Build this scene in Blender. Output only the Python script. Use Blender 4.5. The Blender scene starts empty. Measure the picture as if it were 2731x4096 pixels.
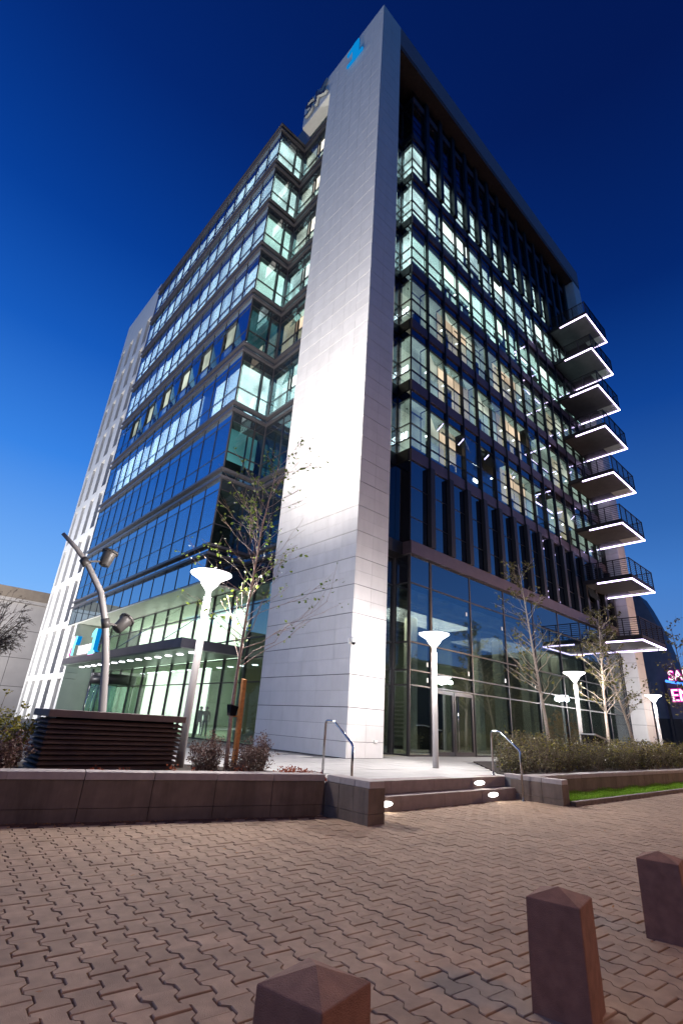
import bpy, bmesh, math, random
from mathutils import Vector, Matrix
random.seed(7)
S = bpy.context.scene
COL = S.collection
PI = math.pi

# ------------------------------------------------------------------ camera
CAM = Vector((-10.8052, -11.4965, 0.9442))
def set_camera():
    yaw, pitch, roll = 0.83874, 0.39646, 0.05975
    f = Vector((math.cos(yaw)*math.cos(pitch), math.sin(yaw)*math.cos(pitch), math.sin(pitch)))
    r = Vector((math.sin(yaw), -math.cos(yaw), 0)); u = r.cross(f)
    r2 = r*math.cos(roll)+u*math.sin(roll); u2 = -r*math.sin(roll)+u*math.cos(roll)
    cd = bpy.data.cameras.new('camera'); co = bpy.data.objects.new('camera', cd); COL.objects.link(co)
    m = Matrix((r2, u2, -f)).transposed().to_4x4(); m.translation = CAM
    co.matrix_world = m
    cd.sensor_fit = 'VERTICAL'; cd.sensor_height = 36.0; cd.sensor_width = 24.0
    cd.lens = 1955.94/4096*36
    cd.shift_x = -24.56/4096; cd.shift_y = 31.76/4096
    cd.clip_start = 0.05; cd.clip_end = 2000
    S.camera = co
set_camera()

# ------------------------------------------------------------------ world: dusk sky
def build_world():
    w = bpy.data.worlds.new('World'); S.world = w; w.use_nodes = True
    nt = w.node_tree; N = nt.nodes; Lk = nt.links; N.clear()
    out = N.new('ShaderNodeOutputWorld'); bg = N.new('ShaderNodeBackground')
    tc = N.new('ShaderNodeTexCoord'); sx = N.new('ShaderNodeSeparateXYZ')
    Lk.new(tc.outputs['Generated'], sx.inputs[0])
    def ramp(stops):
        r = N.new('ShaderNodeValToRGB'); cr = r.color_ramp
        cr.elements[0].position, cr.elements[0].color = stops[0][0], (*stops[0][1], 1)
        cr.elements[1].position, cr.elements[1].color = stops[-1][0], (*stops[-1][1], 1)
        for p, c in stops[1:-1]:
            e = cr.elements.new(p); e.color = (*c, 1)
        Lk.new(sx.outputs['Z'], r.inputs[0]); return r
    bright = ramp([(0.0, (.40, .66, 1.0)), (.20, (.185, .450, .95)), (.41, (.040, .230, .78)), (.58, (.0075, .105, .52)), (.72, (.0015, .050, .33)), (.86, (.0006, .023, .19)), (1.0, (.0005, .013, .115))])
    dark = ramp([(0.0, (.13, .28, .60)), (.26, (.055, .200, .58)), (.35, (.030, .135, .45)), (.54, (.0045, .055, .30)), (.69, (.0008, .020, .155)), (.86, (.0006, .009, .085)), (1.0, (.0005, .008, .075))])
    dot = N.new('ShaderNodeVectorMath'); dot.operation = 'DOT_PRODUCT'
    dot.inputs[1].default_value = (-.50, .866, 0)
    Lk.new(tc.outputs['Generated'], dot.inputs[0])
    mr = N.new('ShaderNodeMapRange'); mr.inputs[1].default_value = -.35; mr.inputs[2].default_value = .78
    mr.interpolation_type = 'SMOOTHSTEP'
    Lk.new(dot.outputs['Value'], mr.inputs[0])
    mix = N.new('ShaderNodeMix'); mix.data_type = 'RGBA'
    Lk.new(mr.outputs[0], mix.inputs[0]); Lk.new(dark.outputs[0], mix.inputs[6]); Lk.new(bright.outputs[0], mix.inputs[7])
    sky = N.new('ShaderNodeTexSky'); sky.sky_type = 'NISHITA'; sky.sun_disc = False
    sky.sun_elevation = math.radians(-4.0); sky.sun_rotation = math.radians(-30); 
    bg.inputs[1].default_value = 1.0
    add = N.new('ShaderNodeMix'); add.data_type = 'RGBA'; add.blend_type = 'ADD'; add.inputs[0].default_value = .05
    Lk.new(mix.outputs[2], add.inputs[6]); Lk.new(sky.outputs[0], add.inputs[7])
    Lk.new(add.outputs[2], bg.inputs[0]); Lk.new(bg.outputs[0], out.inputs[0])
build_world()

S.view_settings.view_transform = 'Standard'; S.view_settings.look = 'None'
S.view_settings.exposure = 0.0; S.view_settings.gamma = 1.0; S.view_settings.use_curve_mapping = False
S.render.engine = 'CYCLES'
cy = S.cycles
cy.use_denoising = True
try: cy.denoiser = 'OPENIMAGEDENOISE'
except Exception: pass
cy.max_bounces = 7; cy.diffuse_bounces = 3; cy.glossy_bounces = 3; cy.transmission_bounces = 4; cy.transparent_max_bounces = 12
cy.sample_clamp_indirect = 4.0; cy.caustics_reflective = False; cy.caustics_refractive = False

# light levels (W)
E_FLOOD, E_WALLFLOOD, E_POST, E_STREET = 11000, 9000, 330, 4600

# ------------------------------------------------------------------ materials
MATS = {}
def nodemat(name):
    m = bpy.data.materials.new(name); m.use_nodes = True
    nt = m.node_tree; nt.nodes.clear()
    o = nt.nodes.new('ShaderNodeOutputMaterial'); MATS[name] = m
    return m, nt, o
def mat(name, col, rough=.6, metal=0.0, var=.12, scale=3.0, bump=0.0, bscale=60.0, spec=.4, rand=0.0, detail=4.0, grime=0.0):
    m, nt, o = nodemat(name); N = nt.nodes; Lk = nt.links
    b = N.new('ShaderNodeBsdfPrincipled'); Lk.new(b.outputs[0], o.inputs[0])
    b.inputs['Roughness'].default_value = rough; b.inputs['Metallic'].default_value = metal
    b.inputs['Specular IOR Level'].default_value = spec
    tc = N.new('ShaderNodeNewGeometry')
    nz = N.new('ShaderNodeTexNoise'); nz.inputs['Scale'].default_value = scale; nz.inputs['Detail'].default_value = detail
    Lk.new(tc.outputs['Position'], nz.inputs['Vector'])
    mr = N.new('ShaderNodeMapRange'); mr.inputs[1].default_value = .3; mr.inputs[2].default_value = .7
    mr.inputs[3].default_value = 1-var; mr.inputs[4].default_value = 1+var
    Lk.new(nz.outputs[0], mr.inputs[0])
    val = mr.outputs[0]
    if rand:
        oi = N.new('ShaderNodeObjectInfo'); r2 = N.new('ShaderNodeMapRange'); r2.inputs[3].default_value = 1-rand; r2.inputs[4].default_value = 1+rand
        Lk.new(oi.outputs['Random'], r2.inputs[0])
        mu = N.new('ShaderNodeMath'); mu.operation = 'MULTIPLY'; Lk.new(val, mu.inputs[0]); Lk.new(r2.outputs[0], mu.inputs[1]); val = mu.outputs[0]
    if grime:
        g = N.new('ShaderNodeTexNoise'); g.inputs['Scale'].default_value = .9; g.inputs['Detail'].default_value = 6; g.inputs['Roughness'].default_value = .7
        mp = N.new('ShaderNodeMapping'); mp.inputs['Scale'].default_value = (2.2, 2.2, .35)
        Lk.new(tc.outputs['Position'], mp.inputs[0]); Lk.new(mp.outputs[0], g.inputs['Vector'])
        r3 = N.new('ShaderNodeMapRange'); r3.inputs[1].default_value = .4; r3.inputs[2].default_value = .68; r3.inputs[3].default_value = 1; r3.inputs[4].default_value = 1-grime
        Lk.new(g.outputs[0], r3.inputs[0])
        mu = N.new('ShaderNodeMath'); mu.operation = 'MULTIPLY'; Lk.new(val, mu.inputs[0]); Lk.new(r3.outputs[0], mu.inputs[1]); val = mu.outputs[0]
    vm = N.new('ShaderNodeVectorMath'); vm.operation = 'SCALE'; vm.inputs[0].default_value = col
    Lk.new(val, vm.inputs['Scale']); Lk.new(vm.outputs[0], b.inputs['Base Color'])
    if bump:
        n2 = N.new('ShaderNodeTexNoise'); n2.inputs['Scale'].default_value = bscale; n2.inputs['Detail'].default_value = 5
        Lk.new(tc.outputs['Position'], n2.inputs['Vector'])
        bp = N.new('ShaderNodeBump'); bp.inputs['Strength'].default_value = bump; bp.inputs['Distance'].default_value = .01
        Lk.new(n2.outputs[0], bp.inputs['Height']); Lk.new(bp.outputs[0], b.inputs['Normal'])
    return m
def emis(name, col, strength, var=0.0, scale=.6, lines=0.0):
    m, nt, o = nodemat(name); N = nt.nodes; Lk = nt.links
    e = N.new('ShaderNodeEmission'); e.inputs[0].default_value = (*col, 1); e.inputs[1].default_value = strength
    if var:
        tc = N.new('ShaderNodeNewGeometry'); nz = N.new('ShaderNodeTexNoise'); nz.inputs['Scale'].default_value = scale; nz.inputs['Detail'].default_value = 1
        Lk.new(tc.outputs['Position'], nz.inputs['Vector'])
        mr = N.new('ShaderNodeMapRange'); mr.inputs[1].default_value = .32; mr.inputs[2].default_value = .68
        mr.inputs[3].default_value = strength*(1-var); mr.inputs[4].default_value = strength*(1+var)
        Lk.new(nz.outputs[0], mr.inputs[0])
        m2 = N.new('ShaderNodeMapRange'); m2.inputs[3].default_value = .72; m2.inputs[4].default_value = 1.22
        oi = N.new('ShaderNodeObjectInfo'); Lk.new(oi.outputs['Random'], m2.inputs[0])
        mu = N.new('ShaderNodeMath'); mu.operation = 'MULTIPLY'; Lk.new(mr.outputs[0], mu.inputs[0]); Lk.new(m2.outputs[0], mu.inputs[1]); Lk.new(mu.outputs[0], e.inputs[1])
    Lk.new(e.outputs[0], o.inputs[0]); return m
def glass(name, tint, base, rough=.005, refl=(.9, .93, 1.0), power=1.0):
    """thin coated pane: part mirror, part tinted see-through"""
    m, nt, o = nodemat(name); N = nt.nodes; Lk = nt.links
    t = N.new('ShaderNodeBsdfTransparent'); t.inputs[0].default_value = (*tint, 1)
    g = N.new('ShaderNodeBsdfGlossy'); g.inputs[0].default_value = (*refl, 1); g.inputs['Roughness'].default_value = rough
    lw = N.new('ShaderNodeLayerWeight'); lw.inputs[0].default_value = .32
    mr = N.new('ShaderNodeMapRange'); mr.inputs[3].default_value = base; mr.inputs[4].default_value = min(1, base+.75*power)
    Lk.new(lw.outputs['Fresnel'], mr.inputs[0])
    mx = N.new('ShaderNodeMixShader'); Lk.new(mr.outputs[0], mx.inputs[0]); Lk.new(t.outputs[0], mx.inputs[1]); Lk.new(g.outputs[0], mx.inputs[2])
    Lk.new(mx.outputs[0], o.inputs[0])
    geo = N.new('ShaderNodeNewGeometry'); nz = N.new('ShaderNodeTexNoise'); nz.inputs['Scale'].default_value = .8
    Lk.new(geo.outputs['Position'], nz.inputs['Vector'])
    bp = N.new('ShaderNodeBump'); bp.inputs['Strength'].default_value = .012; bp.inputs['Distance'].default_value = .05
    Lk.new(nz.outputs[0], bp.inputs['Height']); Lk.new(bp.outputs[0], g.inputs['Normal'])
    return m
def mirror_dark(name, col, base, rough=.01, power=1.0, refl=(.9, .93, 1.0)):
    m, nt, o = nodemat(name); N = nt.nodes; Lk = nt.links
    t = N.new('ShaderNodeBsdfDiffuse'); t.inputs[0].default_value = (*col, 1)
    g = N.new('ShaderNodeBsdfGlossy'); g.inputs[0].default_value = (*refl, 1); g.inputs['Roughness'].default_value = rough
    lw = N.new('ShaderNodeLayerWeight'); lw.inputs[0].default_value = .32
    mr = N.new('ShaderNodeMapRange'); mr.inputs[3].default_value = base; mr.inputs[4].default_value = min(1, base+.75*power)
    Lk.new(lw.outputs['Fresnel'], mr.inputs[0])
    mx = N.new('ShaderNodeMixShader'); Lk.new(mr.outputs[0], mx.inputs[0]); Lk.new(t.outputs[0], mx.inputs[1]); Lk.new(g.outputs[0], mx.inputs[2])
    Lk.new(mx.outputs[0], o.inputs[0]); return m
def leafmat(name, c1, c2, trans=.35):
    m, nt, o = nodemat(name); N = nt.nodes; Lk = nt.links
    geo = N.new('ShaderNodeNewGeometry'); r = N.new('ShaderNodeValToRGB')
    r.color_ramp.elements[0].color = (*c1, 1); r.color_ramp.elements[1].color = (*c2, 1)
    Lk.new(geo.outputs['Random Per Island'], r.inputs[0])
    d = N.new('ShaderNodeBsdfPrincipled'); d.inputs['Roughness'].default_value = .45; d.inputs['Specular IOR Level'].default_value = .35
    t = N.new('ShaderNodeBsdfTranslucent')
    Lk.new(r.outputs[0], d.inputs['Base Color']); Lk.new(r.outputs[0], t.inputs[0])
    mx = N.new('ShaderNodeMixShader'); mx.inputs[0].default_value = trans
    Lk.new(d.outputs[0], mx.inputs[1]); Lk.new(t.outputs[0], mx.inputs[2]); Lk.new(mx.outputs[0], o.inputs[0]); return m

M_clad = mat('white_cladding', (.60, .58, .57), .55, var=.04, scale=2.0, rand=.045, bump=.02, grime=.07)
M_clad_back = mat('cladding_joint', (.045, .042, .045), .8)
M_lwall = mat('white_wall_cladding', (.64, .625, .61), .6, var=.04, scale=1.5, rand=.03)
M_frame = mat('dark_frame', (.045, .042, .048), .4, metal=.3, var=.1)
M_band = mat('band_metal', (.095, .090, .105), .38, metal=.5, var=.06)
M_fin = mat('fin_black', (.012, .011, .013), .45, var=.1)
M_spandrel = mat('spandrel_metal', (.10, .075, .095), .42, metal=.4, var=.12)
M_soffit = mat('brown_soffit', (.10, .062, .050), .6, var=.2, scale=6)
M_fascia = mat('roof_fascia', (.20, .17, .19), .55, var=.08)
M_dark = mat('interior_dark', (.03, .032, .036), .9)
M_core = mat('interior_core', (.07, .075, .08), .9)
M_glassL = glass('front_glass', (.88, .96, .96), .33, power=.45, refl=(.62, .82, 1.0))
M_glassB = glass('corner_glass', (.84, .95, .93), .07, power=.75)
M_glassR = glass('dark_glass', (.86, .95, .94), .10, power=.55)
M_glassG = glass('shop_glass', (.62, .69, .68), .15, power=.6)
M_glassLob = glass('lobby_glass', (.74, .86, .77), .06, power=.6)
M_spL = mirror_dark('front_spandrel_glass', (.012, .02, .03), .56, power=.5, refl=(.60, .82, 1.0))
M_spB = mirror_dark('corner_spandrel_glass', (.015, .02, .026), .08, power=.8)
M_spR = mirror_dark('dark_spandrel_glass', (.006, .008, .014), .22, power=.95)
M_mint = emis('lit_ceiling_mint', (.72, .95, .84), 1.9, var=.22, scale=.55)
M_cream_lit = emis('lit_blind_cream', (.98, .92, .78), 1.45, var=.4, scale=1.2)
M_front = emis('lit_blind_front', (.88, .98, .92), 2.7, var=.22, scale=.5)
M_milk = emis('lit_ceiling_milky', (.80, .94, .90), 1.9, var=.38, scale=.9)
M_grey = emis('lit_ceiling_grey', (.64, .72, .60), .72, var=.45, scale=.7)
M_warm = emis('lit_blind_warm', (1.0, .78, .55), .95, var=.3)
M_teal = emis('lit_room_teal', (.12, .34, .38), .55, var=.5)
M_hot = emis('ceiling_lamp', (1, .97, .98), 9.0)
M_white_glow = emis('lobby_glow_wall', (1.0, 1.0, .90), 3.6, var=.25, scale=.5)  # emission in place of lamp light falling on the lobby walls
M_lob = mat('lobby_wall', (.42, .47, .38), .8, var=.2, scale=.4)
M_shop = mat('shop_wall', (.50, .46, .36), .8, var=.12, scale=.5)
M_shopceil = mat('shop_ceiling', (.35, .36, .38), .8, var=.3, scale=1.2)
M_colm = mat('lobby_column', (.72, .72, .64), .7, var=.05)
M_conc = mat('granite_wall', (.17, .125, .100), .75, var=.14, scale=7, bump=.25, bscale=160, grime=.5, detail=8)
M_cap = mat('granite_coping', (.36, .31, .29), .7, var=.10, scale=9, bump=.2, bscale=160, rand=.07, grime=.12)
M_step = mat('granite_step', (.30, .24, .22), .7, var=.10, scale=8, bump=.15, bscale=160, grime=.15)
M_slab = mat('plaza_slab', (.44, .42, .395), .6, var=.06, scale=2.2, rand=.05, bump=.08, bscale=120)
M_slab_j = mat('plaza_joint', (.20, .19, .18), .9)
M_paver = mat('concrete_paver', (.42, .285, .190), .85, var=.15, scale=9, rand=.15, bump=.5, bscale=190, grime=.22, detail=8)
M_joint = mat('paver_joint', (.055, .035, .027), .95, var=.25, scale=20)
M_gutter = mat('gutter_earth', (.105, .058, .038), .9, var=.3, scale=12, bump=.4, bscale=60)
M_boll = mat('bollard_stone', (.28, .135, .088), .8, var=.2, scale=14, bump=.6, bscale=210, detail=9)
M_soil = mat('soil', (.035, .026, .020), .95, var=.4, scale=15, bump=.6, bscale=40)
M_steel = mat('polished_steel', (.62, .60, .60), .16, metal=1.0, var=.03)
M_post = mat('lamp_post_paint', (.25, .23, .22), .45, var=.04)
M_lampglow = emis('lamp_diffuser', (1.0, .99, .97), 9)
M_lamptop = mat('lamp_hood', (.7, .7, .7), .4)
M_louvre = mat('louvre_board', (.080, .052, .045), .55, var=.15, scale=8, rand=.06)
M_louvre_top = mat('louvre_cap', (.15, .115, .11), .6, var=.1, scale=8)
M_flood = mat('flood_housing', (.075, .068, .064), .45, metal=.3)
M_floodglass = emis('flood_lens', (1, .98, .95), 5)
M_bark = mat('birch_bark', (.42, .30, .24), .75, var=.35, scale=30)
M_bark2 = mat('pale_birch_bark', (.46, .38, .31), .75, var=.35, scale=30)
M_twig = mat('twig', (.12, .085, .07), .85, var=.2)
M_stake = mat('wood_stake', (.50, .22, .065), .7, var=.25, scale=25)
M_leafg = leafmat('leaf_green', (.06, .10, .02), (.20, .27, .04))
M_leafo = leafmat('leaf_olive', (.07, .06, .02), (.20, .19, .06))
M_leafp = leafmat('barberry_leaf', (.075, .035, .030), (.24, .15, .115), .2)
M_leafh = leafmat('hedge_leaf', (.05, .045, .02), (.19, .16, .085), .2)
M_leafy = leafmat('shrub_yellow_green', (.12, .13, .02), (.34, .28, .05))
M_leafr = leafmat('red_cover', (.22, .03, .02), (.42, .12, .05))
M_leafa = leafmat('autumn_leaf', (.25, .09, .02), (.45, .20, .04))
M_grass = leafmat('grass_blade', (.13, .28, .02), (.26, .48, .035), .3)
M_led = emis('led_strip', (.76, .62, 1.0), 6.5)
M_ledface = emis('led_edge', (.62, .50, 1.0), 2.0)
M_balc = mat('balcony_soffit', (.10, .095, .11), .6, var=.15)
M_rail = mat('railing_steel', (.030, .022, .024), .5, metal=.4)
M_blue = emis('sign_blue_lit', (.004, .30, .80), .80)
M_signdark = mat('sign_dark_face', (.055, .048, .065), .35, var=.1)
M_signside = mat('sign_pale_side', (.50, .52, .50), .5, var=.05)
M_n_white = emis('sign_white', (1, .98, 1), 1.5)
M_n_pink = emis('sign_pink', (1, .015, .50), 1.1)
M_n_cyan = emis('sign_cyan', (.25, .95, .98), 1.7)
M_n_blue = emis('sign_neon_blue', (.06, .25, 1.0), 2.6)
M_canopy = mat('canopy_fascia', (.085, .080, .105), .35, metal=.4, var=.12, scale=2)
M_cansoff = mat('canopy_soffit', (.30, .36, .31), .35, var=.06)
M_volsoff = mat('volume_soffit', (.60, .60, .54), .4, var=.06)
M_greyb = mat('grey_wall_panel', (.42, .385, .365), .65, var=.06, scale=1.2, rand=.05)
M_greyc = mat('tan_cornice', (.25, .20, .155), .7, var=.1)
M_dome = mat('dome_cladding', (.075, .10, .15), .55, var=.15, scale=1.5)
M_cream = mat('camera_white', (.78, .77, .74), .4, var=.02)
M_black = mat('gloss_black', (.008, .008, .01), .1)
M_asph = mat('asphalt', (.05, .048, .047), .9, var=.2, scale=8)
M_sodium = emis('sodium_lamp', (1.0, .50, .12), 26)
M_cloth1 = mat('dark_cloth', (.02, .022, .03), .9)
M_cloth2 = mat('beige_cloth', (.20, .14, .10), .9)
M_skin = mat('skin', (.35, .20, .14), .6)
M_wall_lit = mat('board_face', (.62, .62, .60), .4)

# ------------------------------------------------------------------ mesh helpers
ORG = {}
class MB:
    def __init__(s): s.v = []; s.f = []; s.m = []; s.sm = []; s.cur = 0
    def quad(s, *p, smooth=False):
        n = len(s.v); s.v += [tuple(q) for q in p]; s.f.append(tuple(range(n, n+len(p)))); s.m.append(s.cur); s.sm.append(smooth); return s
    def box(s, a, b):
        x0, y0, z0 = (min(a[i], b[i]) for i in range(3)); x1, y1, z1 = (max(a[i], b[i]) for i in range(3))
        return s.hexa([(x0,y0,z0),(x1,y0,z0),(x1,y1,z0),(x0,y1,z0)], [(x0,y0,z1),(x1,y0,z1),(x1,y1,z1),(x0,y1,z1)])
    def hexa(s, lo, hi):
        n = len(s.v); k = len(lo); s.v += [tuple(p) for p in lo]+[tuple(p) for p in hi]
        fs = [tuple(range(n+k-1, n-1, -1)), tuple(range(n+k, n+2*k))]+[(n+i, n+(i+1) % k, n+k+(i+1) % k, n+k+i) for i in range(k)]
        s.f += fs; s.m += [s.cur]*len(fs); s.sm += [False]*len(fs); return s
    def bar(s, p, q, w, h, up=(0,0,1)):
        p, q = Vector(p), Vector(q); d = (q-p).normalized(); u = Vector(up)
        if abs(d.dot(u)) > .99: u = Vector((1,0,0))
        a = d.cross(u).normalized()*w/2; b = a.cross(d).normalized()*h/2
        return s.hexa([p-a-b, p+a-b, p+a+b, p-a+b], [q-a-b, q+a-b, q+a+b, q-a+b])
    def tube(s, pts, radii, n=8, cap=True):
        pts = [Vector(p) for p in pts]
        if not hasattr(radii, '__len__'): radii = [radii]*len(pts)
        b0 = len(s.v); prev = None
        for i, p in enumerate(pts):
            d = (pts[min(i+1, len(pts)-1)]-pts[max(i-1, 0)]).normalized()
            if prev is None:
                u = Vector((0,0,1)) if abs(d.z) < .9 else Vector((1,0,0))
                a = d.cross(u).normalized()
            else: a = (prev-d*prev.dot(d)).normalized()
            prev = a; b = d.cross(a)
            for k in range(n):
                t = 2*PI*k/n; s.v.append(tuple(p+(a*math.cos(t)+b*math.sin(t))*radii[i]))
        for i in range(len(pts)-1):
            for k in range(n):
                A = b0+i*n+k; B = b0+i*n+(k+1) % n
                s.f.append((A, B, B+n, A+n)); s.m.append(s.cur); s.sm.append(True)
        if cap:
            s.f.append(tuple(range(b0+n-1, b0-1, -1))); s.f.append(tuple(range(b0+(len(pts)-1)*n, b0+len(pts)*n))); s.m += [s.cur]*2; s.sm += [False]*2
        return s
    def lathe(s, c, prof, n=24, axis=None):
        """prof: (radius, height) from bottom to top about axis through c"""
        c = Vector(c); ax = Vector(axis or (0,0,1)).normalized()
        u = Vector((1,0,0)) if abs(ax.x) < .9 else Vector((0,1,0)); a = ax.cross(u).normalized(); b = ax.cross(a)
        b0 = len(s.v)
        for r, h in prof:
            for k in range(n):
                t = 2*PI*k/n; s.v.append(tuple(c+ax*h+(a*math.cos(t)+b*math.sin(t))*max(r, 1e-4)))
        for i in range(len(prof)-1):
            for k in range(n):
                A = b0+i*n+k; B = b0+i*n+(k+1) % n
                s.f.append((A, B, B+n, A+n)); s.m.append(s.cur); s.sm.append(True)
        s.f.append(tuple(range(b0+n-1, b0-1, -1))); s.f.append(tuple(range(b0+(len(prof)-1)*n, b0+len(prof)*n))); s.m += [s.cur]*2; s.sm += [False]*2
        return s
    def prism(s, poly, fn, d0, d1):
        """2D polygon poly extruded; fn(u, v, d) -> xyz"""
        return s.hexa([fn(u, v, d0) for u, v in poly], [fn(u, v, d1) for u, v in poly])
    def mesh(s, name, mats, org=(0,0,0)):
        me = bpy.data.meshes.new(name); o = Vector(org)
        me.from_pydata([tuple(Vector(p)-o) for p in s.v], [], s.f)
        for mm in (mats if isinstance(mats, (list, tuple)) else [mats]): me.materials.append(mm)
        me.polygons.foreach_set('material_index', s.m); me.polygons.foreach_set('use_smooth', s.sm)
        bm = bmesh.new(); bm.from_mesh(me); bmesh.ops.recalc_face_normals(bm, faces=bm.faces); bm.to_mesh(me); bm.free()
        me.update(); return me
    def build(s, name, mats, parent=None, loc=None, **kw):
        org = ORG.get(parent.name, Vector()) if parent else Vector(loc or (0,0,0))
        me = s.mesh(name, mats, org)
        return place(name, me, parent, org, **kw)
def build_each(mb, name, m, parent):
    for i in range(0, len(mb.v), 8):
        q = MB(); q.hexa(mb.v[i:i+4], mb.v[i+4:i+8]); q.build(name, m, parent)
def place(name, me, parent=None, at=(0,0,0), rot=None, **kw):
    o = bpy.data.objects.new(name, me); COL.objects.link(o); at = Vector(at)
    if parent: o.parent = parent; o.location = at-ORG[parent.name]
    else: o.location = at
    if rot: o.rotation_euler = rot
    ORG[o.name] = at
    for k, v in kw.items(): o[k] = v
    return o
def thing(name, label, cat, loc, group=None):
    o = bpy.data.objects.new(name, None); COL.objects.link(o); o.location = loc; o.empty_display_size = .1
    o['label'] = label; o['category'] = cat
    if group: o['group'] = group
    ORG[o.name] = Vector(loc); return o
def tag(o, label, cat, group=None):
    o['label'] = label; o['category'] = cat
    if group: o['group'] = group
    return o
def copy_tree(o, parent=None, delta=(0,0,0)):
    c = o.copy(); COL.objects.link(c); c.parent = parent
    ORG[c.name] = ORG[o.name]+Vector(delta)
    for ch in list(o.children): copy_tree(ch, c, delta)
    return c
def lamp(name, kind, loc, energy, color, parent=None, size=.1, aim=None, angle=60, blend=.5):
    l = bpy.data.lights.new(name, kind); l.energy = energy; l.color = color
    if kind in ('POINT', 'SPOT'): l.shadow_soft_size = size
    if kind == 'SPOT': l.spot_size = math.radians(angle); l.spot_blend = blend
    o = bpy.data.objects.new(name, l); COL.objects.link(o)
    o.location = Vector(loc)-(ORG[parent.name] if parent else Vector()); o.parent = parent
    if aim is not None: o.rotation_euler = (Vector(aim)-Vector(loc)).to_track_quat('-Z', 'Y').to_euler()
    return o
def bevel(o, w=.008, seg=2):
    m = o.modifiers.new('edge', 'BEVEL'); m.width = w; m.segments = seg; m.limit_method = 'ANGLE'; return o

ZP, ZD = -.40, .04      # pavement level, plaza level

# ------------------------------------------------------------------ ground
def build_ground():
    b = MB(); b.quad((-600,-600,ZP-.05),(600,-600,ZP-.05),(600,600,ZP-.05),(-600,600,ZP-.05))
    b.build('ground', M_asph, kind='structure')
    # plaza base and its slabs
    poly = [(-40,3.5),(-14.1,-1.95),(-9.06,-3.24),(-4.75,-4.38),(-4.49,-4.645),(.775,-4.645),(.78,-4.98),(70,-4.98),(70,60),(-40,60)]
    b = MB(); b.hexa([(x_, y_, ZP-.04) for x_, y_ in poly], [(x_, y_, ZD-.014) for x_, y_ in poly])
    pl = b.build('plaza', M_slab_j, kind='structure')
    sm = MB().box((-.594,-.294,-.05),(.594,.294,0)).mesh('paving_slab', M_slab)
    n = 0
    for j in range(14):
        for i in range(18):
            x = -7.2+1.2*i+(.6 if j % 2 else 0)+.6; y = -4.66+.31+.6*j
            if x > 1.0+(y+4.3)*1.15 and y < -.9: continue
            if x < -4.2 and y < -2.6-(x+4.2)*.05: continue
            if -.7 < x < 2.3 and y > -.05: continue
            place('paving_slab', sm, pl, (x, y, ZD+random.uniform(-.0015,.0015))); n += 1
    # pavers
    pv = MB(); pv.quad((-16,-14,ZP-.015),(24,-14,ZP-.015),(24,-2.5,ZP-.015),(-16,-2.5,ZP-.015))
    pave = pv.build('pavement', M_joint, kind='structure')
    W, LEN, d, t = .160, .234, .019, .016
    g = .0046; L2 = LEN/2-g; q = LEN/4; w2 = W/2-g
    prof = [(-L2, d), (-q-t, d), (-q+t, -d), (q-t, -d), (q+t, d), (L2, d)]
    out = [(w2+e, y) for y, e in prof]+[(-w2-e, y) for y, e in reversed(prof)]
    def paver(bm_, ox, oy, z, rot):
        c, s_ = math.cos(rot), math.sin(rot)
        k = .93
        tr = lambda u, v, h: (ox+c*u-s_*v, oy+s_*u+c*v, h)
        n0 = len(bm_.v); m = len(out)
        lo = [tr(u, v, z-.05) for u, v in out]; mid = [tr(u, v, z-.004) for u, v in out]
        hi = [tr(u-.004*(1 if u > 0 else -1), v-.0035*(1 if v > 0 else -1), z) for u, v in out]
        bm_.v += lo+mid+hi
        bm_.f.append(tuple(range(n0+2*m, n0+3*m))); bm_.m.append(0); bm_.sm.append(False)
        for r in range(2):
            for i in range(m):
                a = n0+r*m+i; b2 = n0+r*m+(i+1) % m
                bm_.f.append((a, b2, b2+m, a+m)); bm_.m.append(0); bm_.sm.append(False)
    rot = math.radians(-5); c, s_ = math.cos(rot), math.sin(rot)
    one = MB(); paver(one, 0, 0, 0, rot); pm = one.mesh('paver', M_paver)
    spots = []
    for i in range(-70, 190):
        for j in range(-60, 60):
            u = i*W; v = j*LEN+(LEN/2 if i % 2 else 0)
            x = -9+c*u-s_*v; y = -8+s_*u+c*v
            if not (-15 < x < 20 and -13 < y < -3.6): continue
            dx, dy = x-CAM.x, y-CAM.y
            dist = math.hypot(dx, dy); az = math.degrees(math.atan2(dy, dx))
            if dist < 1.6 or not (5 < az < 92): continue
            if y > -4.92 and x > -4.5: continue
            if x > .95 and y > -6.1: continue
            if x < -4.85 and y > -3.55-(x+9.15)*.268-.27: continue
            spots.append((dist, x, y))
    spots.sort()
    rest = MB()
    for k, (dist, x, y) in enumerate(spots):
        z = ZP+random.uniform(-.0035,.0035)
        if k < 300:
            o = place('paver', pm, pave, (x, y, z)); o.rotation_euler = (random.uniform(-.012,.012), random.uniform(-.012,.012), random.uniform(-.012,.012))
        elif dist < 16: paver(rest, x, y, z, rot+random.uniform(-.01,.01))
        else: paver(rest, x, y, z, rot)
    rest.build('paver_field', M_paver, pave, kind='stuff')
build_ground()

gs = [(-14.2,-2.52),(-9.15,-3.82),(-4.86,-4.97),(-4.86,-4.68),(-9.15,-3.54),(-14.2,-2.24)]
gb = MB()
for (a_, b_, c_, d_) in ((0,1,4,5),(1,2,3,4)):
    q_ = [gs[a_], gs[b_], gs[c_], gs[d_]]; gb.hexa([(u, v, ZP-.05) for u, v in q_], [(u, v, ZP-.012) for u, v in q_])
gb.build('gutter_path', M_gutter, kind='structure')
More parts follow.
